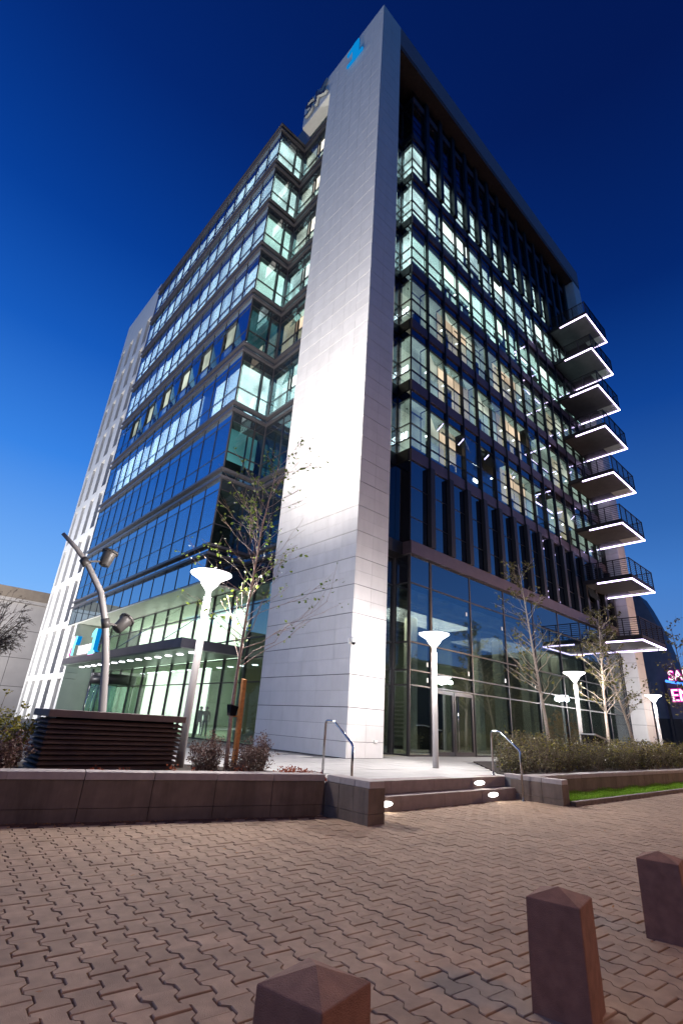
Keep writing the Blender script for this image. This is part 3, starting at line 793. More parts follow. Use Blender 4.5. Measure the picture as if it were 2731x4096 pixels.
# ---- left ground storey: lobby, canopy, revolving door
XL = .30
def lobby():
    ys = [W1+.01]
    while ys[-1]+1.75 < 25.9: ys.append(ys[-1]+1.75)
    ys.append(25.9)
    for i in range(len(ys)-1):
        ws = win_set('window', ys[i+1]-ys[i], [(0, 2.25, M_glassLob), (2.25, 3.2, M_glassLob), (3.2, 4.0, M_glassLob), (4.0, 5.45, M_glassLob), (5.45, 6.30, M_glassLob)], .055, .1)
        put_window(ws, (XL, ys[i+1], ZD), -PI/2)
    # interior
    MB().box((12.0, W1, ZD), (12.2, 27, 6.34)).build('lobby_back_wall', M_lob, OB)
    MB().box((XL+.1, W1, ZD-.03), (12, 27, ZD+.004)).build('lobby_floor', M_lob, OB)
    MB().box((XL+.1, W1, 6.31), (12, 27, 6.345)).build('lobby_ceiling', M_colm, OB)
    MB().box((XL+.1, 26.9, ZD), (12, 27, 6.3)).build('lobby_side_wall', M_lob, OB)
    MB().box((2.6, 11.2, 3.75), (2.7, 25.2, 6.28)).build('glow_bulkhead', M_white_glow, OB)  # wall glows by itself, lobby light put in as emission; panels below too
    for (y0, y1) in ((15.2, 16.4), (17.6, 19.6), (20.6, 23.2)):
        MB().box((3.0, y0, ZD+.01), (3.4, y1, 3.5)).build('glow_lobby_panel', M_white_glow, OB)
    for y0 in (7.9, 10.0): MB().box((3.8, y0, ZD+.01), (4.4, y0+.6, 6.3)).build('lobby_column', M_colm, OB)
    for i in range(9): MB().box((11.8, 5.5, .5+.22*i), (11.9, 13.0, .6+.22*i)).build('fence_reflection_slat', M_colm, OB)  # pale slats stand in for a fence reflected in the lobby glass
    l = lamp('lobby_light', 'AREA', (5, 16, 6.2), 380, (1, .97, .80), OB); l.data.shape = 'RECTANGLE'; l.data.size = 6; l.data.size_y = 12
    l = lamp('lobby_light', 'AREA', (7, 8, 6.2), 26, (.75, 1, .85), OB); l.data.shape = 'RECTANGLE'; l.data.size = 4; l.data.size_y = 5
    # canopy
    c = MB(); c.box((-2.5, 6.8, 3.34), (XL-.03, 22.8, 3.70)); c.build('canopy', M_canopy, OB)
    c = MB(); c.box((-2.42, 6.88, 3.30), (XL-.04, 22.72, 3.337)); c.build('canopy_soffit', M_cansoff, OB)
    for i in range(14):
        y = 7.7+1.1*i
        o = MB().lathe((-1.55, y, 3.272), [(.12, 0), (.14, .01), (.14, .026)], 14).build('downlight', M_down, OB)
        if i % 2 == 0: lamp('downlight_glow', 'SPOT', (-1.55, y, 3.24), 26, (.92, 1, .93), OB, .08, (-1.55, y, 0), 130, .7)
    # steel stays
    for y in (9.5, 15, 20.5): MB().tube([(-2.3, y, 3.7), (XL, y-1.2, 6.2)], .02, 6).build('stay_rod', M_steel, OB)
    # revolving door
    rc = (-.15, 20.2)
    rd = MB(); rd.lathe((rc[0], rc[1], 2.35), [(1.25, 0), (1.25, .55)], 32); rv = rd.build('revolving_door', M_frame, OB)
    for a in (.4, .4+2*PI/3, .4+4*PI/3):
        MB().bar((rc[0], rc[1], 1.2), (rc[0]+1.2*math.cos(a), rc[1]+1.2*math.sin(a), 1.2), .05, 2.28).build('door_wing', M_glassLob, rv)
    for a in range(6):
        t = a*PI/3
        MB().tube([(rc[0]+1.22*math.cos(t), rc[1]+1.22*math.sin(t), ZD), (rc[0]+1.22*math.cos(t), rc[1]+1.22*math.sin(t), 2.35)], .035, 6).build('door_post', M_steel, rv)
M_down = emis('downlight_lens', (.93, .92, 1.0), 12)
lobby()

# ---- white wall with slots at the far left
def slot_wall():
    Y0, Y1 = 28.3, 36.8; ZT = 40.0; XB = XF+.75
    slots = [(28.75, 29.75), (31.0, 32.0), (33.25, 34.25), (35.5, 36.3)]
    piers = [28.3]+[v for s in slots for v in s]+[36.8]
    b = MB(); b.box((XB, Y0, ZD), (4, Y1, ZT-.02)); b.build('slot_wall_core', M_dark_slot, OB)
    rows = [(.0, 2.75)]+[(3.15+3.82*0, 6.35)]+[(6.80+3.74*k, 6.80+3.74*k+3.2) for k in range(8)]
    levels = [ZD]+[v for r in rows for v in r]+[ZT]
    # piers between the slots (per row) and the beams between the rows
    for r, (z0, z1) in enumerate(rows):
        z0 = max(z0, ZD)
        for i in range(0, len(piers), 2):
            n = 3
            for k in range(n):
                MB().box((XF-.02, piers[i]+.004, z0+(z1-z0)*k/n+.006), (XB-.002, piers[i+1]-.004, z0+(z1-z0)*(k+1)/n-.006)).build('wall_panel', M_lwall, OB)
    zb = [r[1] for r in rows]; zt_ = [r[0] for r in rows[1:]]+[ZT]
    for a, c in zip(zb, zt_):
        for y0 in [Y0+i*(Y1-Y0)/4 for i in range(4)]:
            MB().box((XF-.022, y0+.004, a+.003), (XB-.002, y0+(Y1-Y0)/4-.004, c-.003)).build('wall_beam', M_lwall, OB)
    # lower part runs on under the volume to the lobby
    b = MB(); b.box((XF+.75, 25.95, ZD), (XL+.02, 28.28, 6.33)); b.build('pier_core', M_lwall, OB)
    for z0, z1 in ((.04, 2.75), (2.76, 3.14), (3.15, 6.33)):
        MB().box((XF-.02, 27.3, z0+.004), (XF+.748, 28.29, z1-.004)).build('wall_panel', M_lwall, OB)
        if z0 != 2.76: MB().box((XF-.02, 25.95, z0+.004), (XF+.748, 26.4, z1-.004)).build('wall_panel', M_lwall, OB)
        else: MB().box((XF-.02, 25.95, z0+.004), (XF+.748, 27.29, z1-.004)).build('wall_panel', M_lwall, OB)
    # ground louvres in the lowest slots
    for s in slots:
        for i in range(16):
            MB().box((XB-.25, s[0]+.01, .2+.155*i), (XB-.05, s[1]-.01, .23+.155*i)).build('louvre_slat', M_frame, OB)
M_dark_slot = mat('slot_back', (.10, .10, .11), .5, var=.2)
slot_wall()

# ---- balconies on the right end
def balcony(z):
    x0, x1, y0, y1 = 21.0, 25.1, -2.1, .86
    p = MB().box((x0, y0, z+.03), (x1, y1, z+.30)).build('balcony', M_rail, OB)
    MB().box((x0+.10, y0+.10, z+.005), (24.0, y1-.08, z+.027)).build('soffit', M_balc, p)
    MB().box((24.01, y0+.10, z+.005), (x1-.12, y0+1.3, z+.027)).build('lit_wall_standin', M_signside, p)  # pale strip stands in for a lit white wall behind the balcony
    b = MB(); t = .055
    b.box((x0, y0, z-.05), (x1, y0+t, z+.027)); b.box((x0, y0+t+.001, z-.05), (x0+t, -.05, z+.027)); b.box((x1-t, y0+t+.001, z-.05), (x1, y1, z+.027))
    b.build('led_strip', M_led, p)
    r = MB()
    for i in range(5):
        xx = x0+.04+(x1-x0-.08)*i/4; r.bar((xx, y0+.03, z+.3), (xx, y0+.03, z+1.32), .05, .05)
    for i in range(1, 4):
        yy = y0+(y1-y0)*i/3.05
        for xx in (x0+.04, x1-.04): r.bar((xx, yy, z+.3), (xx, yy, z+1.32), .05, .05)
    for j in range(8):
        zz = z+.42+.128*j; w = .022 if j < 7 else .05
        r.bar((x0, y0+.03, zz), (x1, y0+.03, zz), w, w)
        for xx in (x0+.04, x1-.04): r.bar((xx, y0, zz), (xx, y1, zz), w, w)
    r.build('railing', M_rail, p)
for z in (6.42, 10.08, 13.72, 17.36, 21.0, 24.45, 27.85, 31.15): balcony(z)

# ---- signs on the building (letters are parts of the building)
ONE = [(-.42,-1), (.56,-1), (.56,-.72), (.26,-.72), (.26,1), (.0,1), (-.46,.66), (-.46,.36), (-.08,.56), (-.08,-.72), (-.42,-.72)]
def text_mesh(txt, size, ext, shear=0, bold=.0):
    cu = bpy.data.curves.new('lettering', 'FONT'); cu.body = txt; cu.size = size; cu.extrude = ext; cu.shear = shear; cu.resolution_u = 3; cu.offset = bold*size
    o = bpy.data.objects.new('lettering', cu); COL.objects.link(o)
    me = bpy.data.meshes.new_from_object(o.evaluated_get(bpy.context.evaluated_depsgraph_get()))
    bpy.data.objects.remove(o); return me
def signs():
    # big blue 1 on the tower: faces -X; u runs right = -Y
    cy_, cz_ = 2.42, 41.0
    fn = lambda u, v, d: (-d, cy_-u*1.45, cz_+v*1.0)
    MB().prism(ONE, fn, .10, .19).build('numeral', M_blue, OB)
    # dark letters on the portal beam
    me = text_mesh('SK', 2.35, .08)
    me.materials.clear(); me.materials.append(M_signdark); me.materials.append(M_signside)
    for p in me.polygons: p.material_index = 0 if abs(p.normal.z) > .8 else 1
    o = place('letter', me, OB, (-.13, 7.62, 40.62)); o.rotation_euler = (PI/2, 0, -PI/2)
    # canopy sign
    me = text_mesh('IRPARK', .72, .05)
    me.materials.clear(); me.materials.append(M_n_white)
    o = place('letter', me, OB, (-2.42, 20.35, 3.80)); o.rotation_euler = (PI/2, 0, -PI/2)
    me = text_mesh('IRPARK', .74, .02, 0, .035); me.materials.clear(); me.materials.append(M_n_pink)
    o = place('letter_edge', me, OB, (-2.36, 20.46, 3.78)); o.rotation_euler = (PI/2, 0, -PI/2)
    f2 = lambda y, z, sc: (lambda u, v, d: (-2.47-d, y-u*sc, z+v*sc))
    MB().prism([(-.55,-1),(-.25,-1),(.02,-.15),(-.25,.2),(-.12,1),(-.42,1),(-.52,.15),(-.28,-.15)], f2(21.2, 4.35, .55), .0, .08).build('emblem_stroke', M_n_pink, OB)
    MB().prism([(-.05,-1),(.25,-1),(.22,-.1),(.62,1),(.34,1),(0,-.05)], f2(21.15, 4.35, .55), .005, .085).build('emblem_stroke', M_n_cyan, OB)
    MB().prism([(-.22,-.25),(.0,-.2),(.12,1),(-.06,1)], f2(21.18, 4.35, .55), .09, .12).build('emblem_stroke', M_n_white, OB)
    MB().prism([(.36,.1),(.46,.1),(.76,1),(.64,1)], f2(21.15, 4.35, .55), -.2, .02).build('emblem_side', M_blue, OB)
    fn = lambda u, v, d: (-2.45-d, 17.6-u*.85, 4.35+v*.68)
    MB().prism(ONE, fn, .06, .10).build('numeral', M_n_cyan, OB)
    MB().prism([(u*1.1-.14, v*1.04) for u, v in ONE], fn, .03, .058).build('numeral_edge', M_n_pink, OB)
    MB().prism([(u+.06, v) for u, v in ONE], fn, -.16, .028).build('numeral_side', M_blue, OB)
    MB().box((-2.48, 17.0, 3.705), (-2.3, 21.7, 3.77)).build('sign_rail', M_steel, OB)
signs()

# ------------------------------------------------------------------ lamp posts
def lamp_post(x, y, label, extra=0):
    z = ZD+extra
    t = thing('lamp_post', label, 'lamp post', (x, y, ZD), 'post lamps on the plaza')
    MB().tube([(x,y,ZD),(x,y,z+.02),(x,y,z+2.93)], [.085,.078,.070], 16).build('post', M_post, t)
    MB().tube([(x,y,z+2.93),(x,y,z+3.06)], [.052,.05], 14).build('collar', M_post, t)
    MB().lathe((x,y,z), [(.06,3.06),(.085,3.10),(.17,3.20),(.20,3.27),(.30,3.34),(.40,3.40),(.425,3.425)], 28).build('diffuser', M_lampglow, t)
    MB().lathe((x,y,z), [(.43,3.427),(.42,3.45),(.25,3.475),(.02,3.485)], 28).build('hood', M_lamptop, t)
    for a in range(4):
        u = a*PI/2+.6
        lamp('lamp_glow', 'POINT', (x+.36*math.cos(u), y+.36*math.sin(u), z+3.18), E_POST/4*POSTK, (1, .96, .95), t, .10)
    return t
POSTK = 3.0
lamp_post(.60, -2.78, 'lit post lamp on the plaza in front of the glass double door')
lamp_post(-6.15, -2.10, 'lit post lamp rising beside the brown louvred box', .27)
lamp_post(10.5, -2.40, 'lit post lamp behind the hedge near the slanted display stand')
lamp_post(22.2, -1.75, 'lit post lamp in front of the far white pillar')
lamp_post(34.6, -2.6, 'farthest lit post lamp beyond the white pillar at the right edge')

# ------------------------------------------------------------------ curved floodlight mast
def flood(parent, c, aim, arm_to, energy, angle):
    c = Vector(c); d = (Vector(aim)-c).normalized()
    f = MB(); f.lathe(c, [(.08,-.19),(.12,-.17),(.145,.11),(.16,.14)], 18, d); h = f.build('floodlight', M_flood, parent)
    MB().lathe(c, [(.185,.142),(.185,.185),(.165,.19)], 18, d).build('rim', M_flood, h)
    MB().lathe(c, [(.155,.191),(.155,.196)], 18, d).build('lens', M_floodglass, h)
    MB().bar(arm_to, c-d*.02+Vector((0,0,-.05)), .05, .04).build('bracket', M_flood, h)
    if energy: lamp('flood_beam', 'SPOT', c+d*.24, energy, (1, .93, .85), h, .12, aim, angle, 1.0)
def mast():
    base = Vector((-6.98, -.1, ZD))
    t = thing('floodlight_mast', 'curved pale mast carrying two floodlights behind the louvred box', 'light mast', base)
    pts = [base, (-7.06,-.09,.99), (-7.20,-.04,1.9), (-7.38,0,2.71), (-7.61,.07,3.35), (-8.03,.18,3.97), (-8.30,.24,4.24), (-8.62,.3,4.50)]
    MB().tube(pts, [.085,.08,.077,.073,.068,.06,.05,.04], 14).build('pole', M_post, t)
    MB().tube([(-7.34,0,2.60),(-7.41,0,2.80)], [.092,.088], 14).build('clamp', M_flood, t)
    MB().tube([(-8.0,.18,3.90),(-8.12,.20,4.03)], [.088,.085], 14).build('clamp', M_flood, t)
    flood(t, (-7.60, .28, 4.18), (.0, 2.6, 40), (-8.05, .2, 3.98), E_FLOOD*2.3, 128)
    flood(t, (-6.93, .30, 2.78), (.0, 3.0, 12), (-7.35, .02, 2.72), E_FLOOD*.05, 130)
mast()
# flood for the slotted wall (glimpsed left of the louvred box)
def ground_flood(x, y, aim, e, label):
    t = thing('ground_floodlight', label, 'floodlight', (x, y, ZD), 'ground floodlights')
    MB().box((x-.12, y-.12, ZD), (x+.12, y+.12, ZD+.12)).build('housing', M_flood, t)
    MB().box((x-.10, y-.10, ZD+.121), (x+.10, y+.10, ZD+.126)).build('lens', M_floodglass, t)
    lamp('flood_beam', 'SPOT', (x, y, ZD+.2), e, (1, .985, .97), t, .1, aim, 140, 1.0)
ground_flood(-15.5, 29.0, (-1.4, 32.0, 17), E_WALLFLOOD*3.6, 'ground floodlight near the left white wall')
ground_flood(-17, 33.0, (-8, 43, 5), E_WALLFLOOD*.40, 'unseen floodlight added to brighten the grey panelled building')  # extra lamp out of view, added to brighten the grey building

# ------------------------------------------------------------------ louvred box
def louvre_box():
    x0, x1, y0, y1 = -8.64, -6.50, -2.70, -1.85; zt = .92; zb = .02
    t = thing('louvred_box', 'dark brown louvred ventilation box with a flat cap behind the planter wall', 'vent', ((x0+x1)/2, (y0+y1)/2, zb))
    MB().box((x0+.12, y0+.12, zb), (x1-.12, y1-.12, zt-.1)).build('core', M_black, t)
    o = MB().box((x0-.03, y0-.03, zt-.105), (x1+.03, y1+.03, zt)).build('cap', M_louvre_top, t); bevel(o, .008)
    n = 11; ph = (zt-.12-zb)/n
    for i in range(n):
        z = zb+ph*(i+.5)
        fo = [(x0+.0, y0+.0), (x1, y0), (x1, y1), (x0, y1)]; fi = [(x0+.07, y0+.07), (x1-.07, y0+.07), (x1-.07, y1-.07), (x0+.07, y1-.07)]
        for a in range(4):
            b2 = (a+1) % 4
            MB().hexa([(*fo[a], z-.035), (*fo[b2], z-.035), (*fi[b2], z+.012), (*fi[a], z+.012)],
                      [(*fo[a], z-.010), (*fo[b2], z-.010), (*fi[b2], z+.030), (*fi[a], z+.030)]).build('louvre', M_louvre, t)
louvre_box()

# ------------------------------------------------------------------ handrails
def handrail(x, ya, yb, label):
    t = thing('handrail', label, 'handrail', (x, ya, ZD), 'steel handrails at the steps')
    top = 1.0
    p = [(x, ya, ZD), (x, ya, top-.06), (x, ya-.015, top-.015), (x, ya-.05, top), (x, ya-.22, top), (x, ya-.26, top-.02), (x, yb+.03, .64), (x, yb, .58), (x, yb, ZP)]
    MB().tube(p, .024, 10).build('rail', M_steel, t)
    for yy, zz in ((ya, ZD), (yb, ZP)): MB().lathe((x, yy, zz), [(.05, 0), (.05, .012), (.03, .02)], 12).build('foot_plate', M_steel, t)
handrail(.60, -4.46, -5.18, 'bent steel handrail beside the right wing wall and the hedge')
handrail(-4.12, -3.78, -4.56, 'bent steel handrail at the left wing wall before the white tower')

# ------------------------------------------------------------------ bollards
def bollards():
    z0 = ZP; w = .150; h = .505
    t = None
    def mk(x, y, label):
        n = 0
        nonlocal t
        o = bpy.data.objects.new('bollard', me); COL.objects.link(o); o.location = (x, y, z0); o.rotation_euler = (0, 0, .20+random.uniform(-.03,.03))
        tag(o, label, 'bollard', 'brown stone bollards along the kerb')
        bevel(o, .006, 2)
    b = MB()
    lo = [(-w,-w,-.02),(w,-w,-.02),(w,w,-.02),(-w,w,-.02)]; hi = [(-w*.96,-w*.96,h),(w*.96,-w*.96,h),(w*.96,w*.96,h),(-w*.96,w*.96,h)]
    n = 0; b.v = lo+hi+[(0,0,h+.05)]
    b.f = [(3,2,1,0)]+[(i,(i+1)%4,4+(i+1)%4,4+i) for i in range(4)]+[(4+i,4+(i+1)%4,8) for i in range(4)]
    b.m = [0]*len(b.f); b.sm = [False]*len(b.f)
    me = b.mesh('bollard', M_boll)
    return mk
mkb = bollards()

# ------------------------------------------------------------------ vegetation
def leaf(b, p, r, nrm=None):
    a = random.uniform(0, 2*PI); e = random.uniform(-.9, .9)
    d = Vector((math.cos(a)*math.cos(e), math.sin(a)*math.cos(e), math.sin(e)))
    u = Vector((random.uniform(-1,1), random.uniform(-1,1), random.uniform(-1,1))); s = d.cross(u)
    if s.length < .05: s = d.orthogonal()
    s.normalize(); p = Vector(p)
    k = d.cross(s)*r*.15
    b.quad(p, p+d*r*.45+s*r*.36+k, p+d*r, p+d*r*.45-s*r*.36+k)
def curve_pts(p, q, n, wob):
    p, q = Vector(p), Vector(q); out = []
    for i in range(n+1):
        t = i/n; o = Vector((random.uniform(-wob,wob), random.uniform(-wob,wob), random.uniform(-wob,wob)*.5))*(math.sin(t*PI))
        out.append(p.lerp(q, t)+o)
    return out
def birch(name, label, pts, r0, seed, nb, blen, leaves, lr, lm, bark, low=.28, up=.8, group='young birch trees'):
    random.seed(seed)
    base = Vector(pts[0]); t = thing(name, label, 'tree', base, group)
    tr = MB(); n = len(pts)
    tr.tube(pts, [r0*(1-.86*i/(n-1)) for i in range(n)], 8)
    cr = MB(); tw = MB()
    P = [Vector(p) for p in pts]
    seg = [0]
    for i in range(n-1): seg.append(seg[-1]+(P[i+1]-P[i]).length)
    def at(s):
        s *= seg[-1]
        for i in range(n-1):
            if s <= seg[i+1]: return P[i].lerp(P[i+1], (s-seg[i])/(seg[i+1]-seg[i]))
        return P[-1]
    tips = []
    for i in range(nb):
        s = low+(1-low)*(i+random.random()*.8)/nb
        p = at(min(s, .99)); ln = blen*(1.15-.75*s)*random.uniform(.55, 1.15)
        a = random.uniform(0, 2*PI)
        d = Vector((math.cos(a), math.sin(a), up*random.uniform(.6,1.5))).normalized()
        q = p+d*ln; rb = r0*.30*(1.15-s)
        cp = curve_pts(p, q, 5, .05*ln)
        tw.tube(cp, [max(.0035, rb*(1-.8*k/5)) for k in range(6)], 5, False)
        for j in range(5):
            u = random.uniform(.3, .98); k = min(int(u*5), 4); pp = cp[k].lerp(cp[k+1], u*5-k)
            dd = (d+Vector((random.uniform(-1,1), random.uniform(-1,1), random.uniform(-.5,.8)))*.75).normalized()
            l2 = ln*random.uniform(.18, .42); c2 = curve_pts(pp, pp+dd*l2, 3, .04*l2)
            tw.tube(c2, [max(.0028, rb*.4), max(.0024, rb*.3), .0024, .0018], 4, False)
            tips += c2[1:]
        tips += cp[2:]
    for i in range(leaves):
        p = random.choice(tips)+Vector((random.uniform(-.06,.06), random.uniform(-.06,.06), random.uniform(-.08,.03)))
        leaf(cr, p, lr*random.uniform(.6, 1.2))
    tr.build('trunk', bark, t); tw.build('branches', bark, t)
    cr.build('crown', lm, t, kind='stuff')
    return t
birch('birch_tree', 'young birch with sparse green leaves and a stake before the white tower', [(-6.05,-3.58,.05),(-6.09,-3.58,1.0),(-6.1,-3.6,1.65),(-6.07,-3.62,3.0),(-6.02,-3.66,4.5),(-5.92,-3.72,5.5),(-5.85,-3.74,6.0)], .038, 11, 52, 1.95, 640, .08, M_leafg, M_bark)
birch('birch_tree', 'birch with a leaning pale trunk left of the slanted display stand', [(7.6,-2.5,.05),(7.4,-2.5,1.6),(7.05,-2.5,3.3),(6.7,-2.5,5.2),(6.35,-2.5,7.1)], .075, 12, 40, 1.75, 560, .12, M_leafo, M_bark2)
birch('birch_tree', 'birch with forked pale stems right of the display stand', [(12.6,-2.6,.05),(12.7,-2.6,1.8),(12.9,-2.6,3.4),(13.2,-2.6,5.0),(13.5,-2.6,6.6)], .08, 13, 44, 1.9, 700, .13, M_leafo, M_bark2)
birch('birch_tree', 'birch with a slanting white trunk between hedge and far pillar', [(15.6,-2.6,.05),(15.2,-2.6,1.6),(14.5,-2.5,3.2),(13.9,-2.5,5.0),(13.4,-2.5,6.2)], .075, 14, 38, 1.7, 560, .13, M_leafo, M_bark2)
birch('birch_tree', 'thin dark birch at the right before the far white pillar', [(20.2,-4.0,.05),(20.0,-4.0,2.2),(19.7,-4.0,4.5),(19.4,-4.0,6.6)], .06, 15, 32, 1.7, 560, .13, M_leafo, M_twig)
random.seed(21)
sk = thing('tree_stake', 'orange wooden stake supporting the birch by the louvred box', 'stake', (-5.93,-3.62,.05))
MB().hexa([(-5.965,-3.655,.03),(-5.895,-3.655,.03),(-5.895,-3.585,.03),(-5.965,-3.585,.03)],[(-5.985,-3.655,1.58),(-5.915,-3.655,1.58),(-5.915,-3.585,1.60),(-5.985,-3.585,1.60)]).build('post', M_stake, sk)
MB().tube([(-6.12,-3.57,.98),(-5.93,-3.6,.98)], .018, 6).build('tie', M_stake, sk)
MB().hexa([(-6.14,-3.63,.98),(-6.03,-3.63,.98),(-6.03,-3.53,.98),(-6.14,-3.53,.98)],[(-6.15,-3.64,1.16),(-6.0,-3.64,1.13),(-6.0,-3.5,1.13),(-6.15,-3.5,1.16)]).build('strap', M_black, sk)

def shrub(name, label, c, rx, ry, h, n, lr, lm, group=None, stems=26, seed=1, cat='shrub'):
    random.seed(seed)
    c = Vector(c); t = thing(name, label, cat, c, group)
    tw = MB(); fo = MB(); tips = []
    for i in range(stems):
        a = random.uniform(0, 2*PI); k = math.sqrt(random.random())
        b0 = c+Vector((math.cos(a)*rx*k*.6, math.sin(a)*ry*k*.6, 0))
        q = c+Vector((math.cos(a)*rx*k*1.05, math.sin(a)*ry*k*1.05, h*random.uniform(.55, 1.12)*(1-.35*k*k)))
        cp = curve_pts(b0, q, 4, .05); tw.tube(cp, [.007,.006,.005,.004,.002], 4, False); tips += cp[1:]+[cp[-1], cp[-2]]
        for j in range(3):
            u = random.randint(1, 3); d = Vector((random.uniform(-1,1), random.uniform(-1,1), random.uniform(.1,1.2))).normalized()*random.uniform(.08,.2)
            c2 = curve_pts(cp[u], cp[u]+d, 2, .02); tw.tube(c2, [.004,.003,.002], 3, False); tips += c2[1:]
    for i in range(n):
        p = random.choice(tips)+Vector((random.gauss(0,.028), random.gauss(0,.028), random.gauss(0,.028)))
        if p.z < c.z+.01: p.z = c.z+.02
        leaf(fo, p, lr*random.uniform(.6, 1.25))
    tw.build('stems', M_twig, t); fo.build('foliage', lm, t, kind='stuff')
    return t
shrub('barberry_shrub', 'purple barberry shrub between the louvred box and the lamp post', (-6.30,-3.35,.05), .32, .28, .62, 2600, .035, M_leafp, 'barberry shrubs', 30, 31)
shrub('barberry_shrub', 'purple barberry shrub at the foot of the staked birch', (-5.85,-3.70,.05), .26, .22, .50, 1700, .034, M_leafp, 'barberry shrubs', 22, 32)
shrub('barberry_shrub', 'spreading purple barberry shrub right of the stake by the tower', (-5.45,-3.55,.05), .34, .28, .62, 2400, .034, M_leafp, 'barberry shrubs', 30, 33)
shrub('yellow_green_shrub', 'yellow-green shrub at the left edge behind the planter wall', (-9.22,-2.35,.05), .46, .42, 1.02, 2600, .050, M_leafy, None, 34, 34)
shrub('dark_shrub', 'dark brown-leaved shrub low at the left edge beside the box', (-9.15,-2.85,.05), .34, .26, .55, 2000, .042, M_leafp, None, 26, 35)
def cover():
    random.seed(41); b = MB()
    for i in range(2600):
        x = random.uniform(-8.6,-4.62)
        if random.random() < .45: x = random.uniform(-5.6,-4.6)
        yf = -3.35-(x+9.15)*.268+.02; y = yf+random.uniform(.0,.30)+.02
        h = .10+.06*math.sin(x*7)+random.random()*.06
        if x < -5.7 and (int(x*9) % 3): continue
        leaf(b, (x, y, .06+random.random()*h), .035)
    o = b.build('ground_cover_leaves', M_leafr, kind='stuff'); o['label'] = 'low red ground cover along the coping'
cover()
def litter():
    random.seed(43); b = MB()
    for i in range(420):
        if i < 260:
            x = random.uniform(-9.5,-4.9); y = -3.62-(x+9.15)*.268-abs(random.gauss(0,.10))-.03
        elif i < 330: x = random.uniform(-4.4,.7); y = -4.93-abs(random.gauss(0,.08))
        else: x = random.uniform(-10,6); y = random.uniform(-10.2,-5.8)
        a = random.uniform(0,2*PI); r = random.uniform(.012,.032); p = Vector((x,y,ZP+.004+random.random()*.01)); d = Vector((math.cos(a),math.sin(a),random.uniform(-.1,.3)))*r; s_ = Vector((-math.sin(a),math.cos(a),random.uniform(-.2,.2)))*r*.4
        b.quad(p-d, p+s_, p+d, p-s_)
    o = b.build('fallen_leaves', M_leafa, kind='stuff'); o['label'] = 'small dry leaves scattered on the paving below the walls'
litter()
# hedge on the right: one long barberry planting
def hedge():
    random.seed(51)
    t = thing('barberry_hedge', 'long purple-brown barberry hedge behind the right retaining wall', 'hedge', (6,-3.9,.05))
    fo = MB(); yl = MB(); tw = MB()
    x = 1.45
    while x < 24:
        for j in range(5):
            y = random.uniform(-4.75,-3.0); xx = x+random.uniform(-.25,.25)
            if xx < 1.5+(y+4.3)*1.15: continue
            h = random.uniform(.45,1.0)*(.8 if xx < 1.8 else 1); r = .26
            for s_ in range(6):
                q = Vector((xx+random.uniform(-r,r), y+random.uniform(-r,r), .05+h*random.uniform(.7,1.1)))
                cp = curve_pts((xx+random.uniform(-.1,.1), y, .05), q, 3, .05); tw.tube(cp, [.008,.006,.005,.003], 3, False)
                for k in range(30 if x < 9 else 20):
                    u = random.uniform(.15,1.02); kk = min(int(u*3), 2)
                    p = cp[kk].lerp(cp[kk+1], u*3-kk)+Vector((random.gauss(0,.06), random.gauss(0,.06), random.gauss(0,.05)))
                    leaf(yl if random.random() < (.08+.17*(math.sin(xx*1.7)+1)*(p.z > .6)) else fo, p, random.uniform(.04,.07)*(1 if x < 9 else 1.4))
        x += .34 if x < 9 else .5
    tw.build('stems', M_twig, t); fo.build('foliage', M_leafh, t, kind='stuff'); yl.build('young_foliage', M_leafy, t, kind='stuff')
hedge()
shrub('autumn_shrub', 'orange autumn shrub at the right edge below the neon sign', (27.5,-4.2,.05), 1.4, 1.2, 2.6, 2600, .16, M_leafa, None, 40, 36)
def bare_tree():
    random.seed(61)
    c = Vector((-7.35, 18.2, ZD)); t = thing('round_tree', 'leafless round-crowned tree at the left edge by the grey building', 'tree', c)
    tr = MB(); tr.tube([c, c+Vector((0,0,1.6)), c+Vector((.05,0,2.8))], [.12,.10,.08], 8)
    tw = MB(); fo = MB(); top = c+Vector((.05,0,2.6)); cc = c+Vector((.05,0,4.55)); R = 1.75
    for i in range(170):
        a = random.uniform(0,2*PI); e = math.asin(random.uniform(-.75,1)); d = Vector((math.cos(a)*math.cos(e), math.sin(a)*math.cos(e), math.sin(e)))
        q = cc+d*R*random.uniform(.75,1.0); cp = curve_pts(top+Vector((0,0,random.uniform(-.2,.6))), q, 5, .16)
        tw.tube(cp, [.035,.026,.02,.014,.009,.005], 4, False)
        for j in range(6):
            u = random.randint(2,5); p = cp[u]; dd = (d+Vector((random.uniform(-1,1),random.uniform(-1,1),random.uniform(-1,1)))*.7).normalized()*random.uniform(.2,.5)
            tw.tube([p, p+dd], [.008,.004], 3, False)
            for k in range(5): leaf(fo, p+dd*random.random(), .06)
    tr.build('trunk', M_twig, t); tw.build('branches', M_twig, t); fo.build('crown', M_leafb, t, kind='stuff')
M_leafb = leafmat('dry_bud', (.10,.065,.055), (.22,.15,.13), .2)
bare_tree()
shrub('weeping_shrub', 'small weeping green shrub below the bare round tree', (-7.2, 16.2, ZD), .7, .6, 2.1, 1500, .08, M_leafo, None, 30, 37)

random.seed(71)
mkb(-7.55, -9.87, 'middle one of the three brown bollards, standing whole beyond the nearest')
mkb(-9.34, -9.84, 'nearest brown bollard with its pyramid top at the bottom edge')
mkb(-5.80, -9.86, 'brown bollard cut off by the right edge of the view')

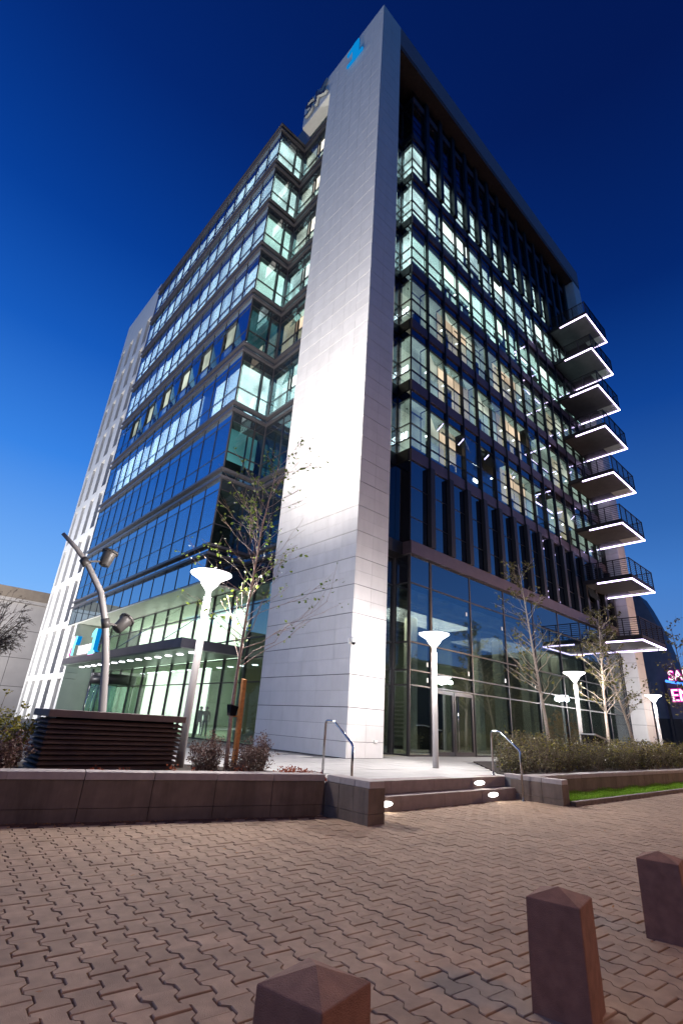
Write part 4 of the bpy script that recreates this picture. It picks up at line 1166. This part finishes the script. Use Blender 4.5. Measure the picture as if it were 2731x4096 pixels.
# ------------------------------------------------------------------ small things
sc = thing('security_camera', 'white dome security camera on the tower corner', 'camera', (0,0,3.37))
MB().box((-.16,-.055,3.30),(.0,-.004,3.48)).build('mount', M_cream, sc)
MB().box((-.004,-.06,3.30),(.20,-.004,3.46)).build('mount_plate', M_cream, sc)
MB().lathe((-.05,-.15,3.34), [(.07,0),(.085,.04),(.085,.12),(.05,.17)], 16).build('housing', M_cream, sc)
MB().lathe((-.05,-.15,3.26), [(.01,0),(.04,.015),(.06,.04),(.066,.079)], 16).build('dome', M_black, sc)
tag(MB().box((1.14,-.05,.49),(1.28,-.003,.56)).build('socket_box', M_cream), 'small white socket box low on the tower right face', 'socket')
ds = thing('display_stand', 'slanted display stand with dark sides behind the hedge', 'display stand', (10.2,-2.9,ZD))
MB().hexa([(9.6,-3.2,ZD),(10.6,-3.2,ZD),(10.6,-2.9,ZD),(9.6,-2.9,ZD)],[(9.5,-3.3,1.10),(10.7,-3.3,.92),(10.7,-2.8,.92),(9.5,-2.8,1.10)]).build('body', M_black, ds)
MB().hexa([(9.48,-3.35,1.103),(10.75,-3.35,.923),(10.75,-2.75,.923),(9.48,-2.75,1.103)],[(9.48,-3.35,1.15),(10.75,-3.35,.965),(10.75,-2.75,.965),(9.48,-2.75,1.15)]).build('board', M_wall_lit, ds)

# ------------------------------------------------------------------ neighbours
def grey_building():
    t = thing('grey_building', 'low grey panelled building with a tan cornice at the left edge', 'building', (-10, 44, ZD))
    MB().box((-40, 43.08, ZD), (4, 60, 10.0)).build('body', M_clad_back, t)
    for r in range(4):
        for c in range(12):
            x0 = -34+3.2*c
            if x0 > 3.5: continue
            MB().box((x0+.02, 43.0, ZD+2.45*r+.02), (x0+3.18, 43.075, ZD+2.45*(r+1)-.02)).build('wall_panel', M_greyb, t)
    MB().box((-40, 42.7, 9.86), (4.1, 60, 10.15)).build('cornice', M_greyb, t)
    MB().box((-40, 42.55, 10.16), (4.2, 60, 11.1)).build('fascia', M_greyc, t)
grey_building()
def dome_building():
    t = thing('dome_building', 'dark blue curved-roof building behind the neon sign at the right edge', 'building', (50, 3, ZD))
    prof = [(26,10.0),(20,14.5),(13,17.2),(8,17.4),(5.9,16.2),(5.0,15.2),(4.5,14.0),(4.05,12.6),(3.65,11.2),(3.3,9.6),(3.08,8.2),(3.0,6.6),(3.1,ZD)]
    prof = [(y, z) for y, z in prof]
    b = MB(); n = len(prof)
    x0, x1 = 46.5, 48.5
    for i in range(n-1):
        (ya, za), (yb, zb) = prof[i], prof[i+1]
        b.quad((x0,ya,za),(x0,yb,zb),(x1,yb,zb),(x1,ya,za), smooth=True)
    b.quad(*[(x0,y,z) for y, z in prof]+[(x0,26,ZD)])
    b.build('shell', M_dome, t)
    MB().box((46.3, 3.3, ZD), (46.48, 7.5, 3.2)).build('entrance_wall', M_dark, t)
dome_building()
def neon():
    t = thing('neon_sign', 'pink and white neon lettering with a blue bar at the right edge', 'sign', (45.5, 3.4, 5))
    def put(txt, size, y, z, m, off, dx):
        me = text_mesh(txt, size, .04, .0, .045 if dx > 0 else -.004); me.materials.clear(); me.materials.append(m)
        if off: 
            for v in me.vertices: v.co.x += 0
        o = place('lettering', me, t, (45.5+dx, y, z)); o.rotation_euler = (PI/2, 0, -PI/2-.35)
    put('SAND', 1.25, 3.52, 6.62, M_n_pink, 0, .06); put('SAND', 1.25, 3.52, 6.62, M_n_white, 0, -.05)
    put('EMLA', 1.55, 3.58, 4.72, M_n_pink, 0, .06); put('EMLA', 1.55, 3.58, 4.72, M_n_white, 0, -.05)
    MB().bar((45.3, 3.75, 6.55), (44.6, 1.6, 6.05), .12, .22).build('neon_bar', M_n_blue, t)
    MB().box((45.7, 3.9, ZD), (45.9, 4.1, 6.5)).build('support', M_frame, t)
neon()

# ------------------------------------------------------------------ figures in the lobby standing in for reflections of people outside
def person(x, y, rz, label, arms, top, legs):
    t = bpy.data.objects.new('person', None)
    sc_ = .80
    V = [(0,0,.92),(0,.0,1.12),(0,0,1.36),(0,0,1.47),(0,-.01,1.60),(0,-.01,1.70),
         (.10,0,.88),(.11,.01,.48),(.12,.03,.08),(.12,-.10,.03),(-.10,0,.88),(-.11,.01,.48),(-.12,.03,.08),(-.12,-.10,.03),
         (.19,0,1.40),(-.19,0,1.40)]
    R_ = [.145,.13,.15,.055,.095,.07,.09,.062,.045,.035,.09,.062,.045,.035,.06,.06]
    Ed = [(0,1),(1,2),(2,3),(3,4),(4,5),(0,6),(6,7),(7,8),(8,9),(0,10),(10,11),(11,12),(12,13),(2,14),(2,15)]
    if arms == 'crossed': A = [[(.25,-.02,1.14),(.10,-.20,1.12),(-.06,-.21,1.14)],[(-.25,-.02,1.14),(-.10,-.19,1.16),(.06,-.22,1.17)]]
    else: A = [[(.25,.0,1.14),(.26,-.05,.90),(.25,-.07,.80)],[(-.25,.0,1.14),(-.26,-.05,.90),(-.25,-.07,.80)]]
    for s0, arm in ((14, A[0]), (15, A[1])):
        pr_ = s0
        for k, a in enumerate(arm):
            V.append(a); R_.append((.047,.038,.032)[k]); Ed.append((pr_, len(V)-1)); pr_ = len(V)-1
    me = bpy.data.meshes.new('person'); me.from_pydata([Vector(v)*sc_ for v in V], Ed, [])
    o = bpy.data.objects.new('person', me); COL.objects.link(o)
    m = o.modifiers.new('skin', 'SKIN')
    if not me.skin_vertices: me.skin_vertices.new()
    for i, r in enumerate(R_): me.skin_vertices[0].data[i].radius = (r*sc_, r*sc_*(.8 if i < 3 else 1))
    me.skin_vertices[0].data[0].use_root = True
    o.modifiers.new('sub', 'SUBSURF').levels = 2; o.modifiers['sub'].render_levels = 2
    dg = bpy.context.evaluated_depsgraph_get(); nm = bpy.data.meshes.new_from_object(o.evaluated_get(dg)); o.modifiers.clear(); o.data = nm
    nm.materials.clear(); nm.materials.append(top); nm.materials.append(legs); nm.materials.append(M_skin)
    for p in nm.polygons:
        z = p.center.z/sc_; p.use_smooth = True
        p.material_index = 2 if z > 1.45 or (abs(p.center.x)/sc_ > .2 and z < 1.0) else (0 if z > .9 else 1)
    o.location = (x, y, ZD); o.rotation_euler = (0, 0, rz)
    tag(o, label, 'person')
    h = MB(); h.lathe((0, .01*sc_, 1.61*sc_), [(.10*sc_,-.02),(.105*sc_,.03*sc_),(.085*sc_,.09*sc_),(.03*sc_,.125*sc_)], 12)
    hm = h.mesh('hair', M_black); ho = bpy.data.objects.new('hair', hm); COL.objects.link(ho); ho.parent = o
person(4.6, 12.15, -.8, 'stand-in for a reflected person with crossed arms in dark clothes, near the tower', 'crossed', M_cloth1, M_cloth1)
person(2.2, 13.35, -.7, 'stand-in for a reflected person in dark clothes, beside the lamp post', 'down', M_cloth1, M_cloth1)
person(2.2, 12.75, -.6, 'stand-in for a reflected person in a beige top, right of the one by the lamp', 'down', M_cloth2, M_cloth1)

# ------------------------------------------------------------------ street lamps across the road (out of frame; their orange light is reflected in the glass)
def street_lamp(x, y, label, e, aim):
    t = thing('street_lamp', label, 'street lamp', (x, y, ZP), 'sodium street lamps across the road')
    a = Vector((aim[0]-x, aim[1]-y, 0)).normalized()*1.2
    MB().tube([(x,y,ZP),(x,y,7.6),(x+a.x*.4,y+a.y*.4,8.0),(x+a.x,y+a.y,8.05)], [.12,.08,.06,.05], 10).build('pole', M_flood, t)
    h = Vector((x+a.x*1.25, y+a.y*1.25, 7.98))
    MB().lathe(h, [(.10,.02),(.28,.03),(.30,.10),(.12,.18)], 16).build('lamp_head', M_flood, t)
    MB().lathe(h, [(.24,-.06),(.26,.0),(.26,.019)], 16).build('lens', M_sodium, t)
    if e: lamp('sodium_glow', 'SPOT', h+Vector((0,0,-.1)), e, (1, .55, .22), t, .2, (aim[0], aim[1], -.4), 150, .4)
street_lamp(30.6, -18.6, 'sodium street lamp across the road, right of the view', E_STREET*3, (14, -5))
street_lamp(-3.5, -19.5, 'sodium street lamp behind the viewpoint', E_STREET*.34, (-6, -9))
street_lamp(-20, -17, 'sodium street lamp behind and left of the viewpoint', E_STREET*.22, (-12, -8))
street_lamp(37.2, -5.2, 'sodium street lamp beyond the right edge of the view', 0, (30, -8))

def far_block(x0, y0, x1, y1, h, label):
    t = thing('street_building', label, 'building', ((x0+x1)/2, (y0+y1)/2, ZP), 'dark buildings across the street')
    MB().box((x0, y0, ZP), (x1, y1, h)).build('wall', M_asph, t)
    MB().box((x0-.2, y0-.2, h+.002), (x1+.2, y1+.2, h+.4)).build('cornice', M_greyc, t)
far_block(-60, -62, -20, -46, 11, 'dark low building across the street, left part')
far_block(-18, -64, 30, -48, 15, 'dark long building across the street behind the viewpoint')
far_block(33, -60, 80, -44, 12, 'dark low building across the street, right part')
far_block(84, -50, 130, -30, 16, 'dark building across the street at the far right')
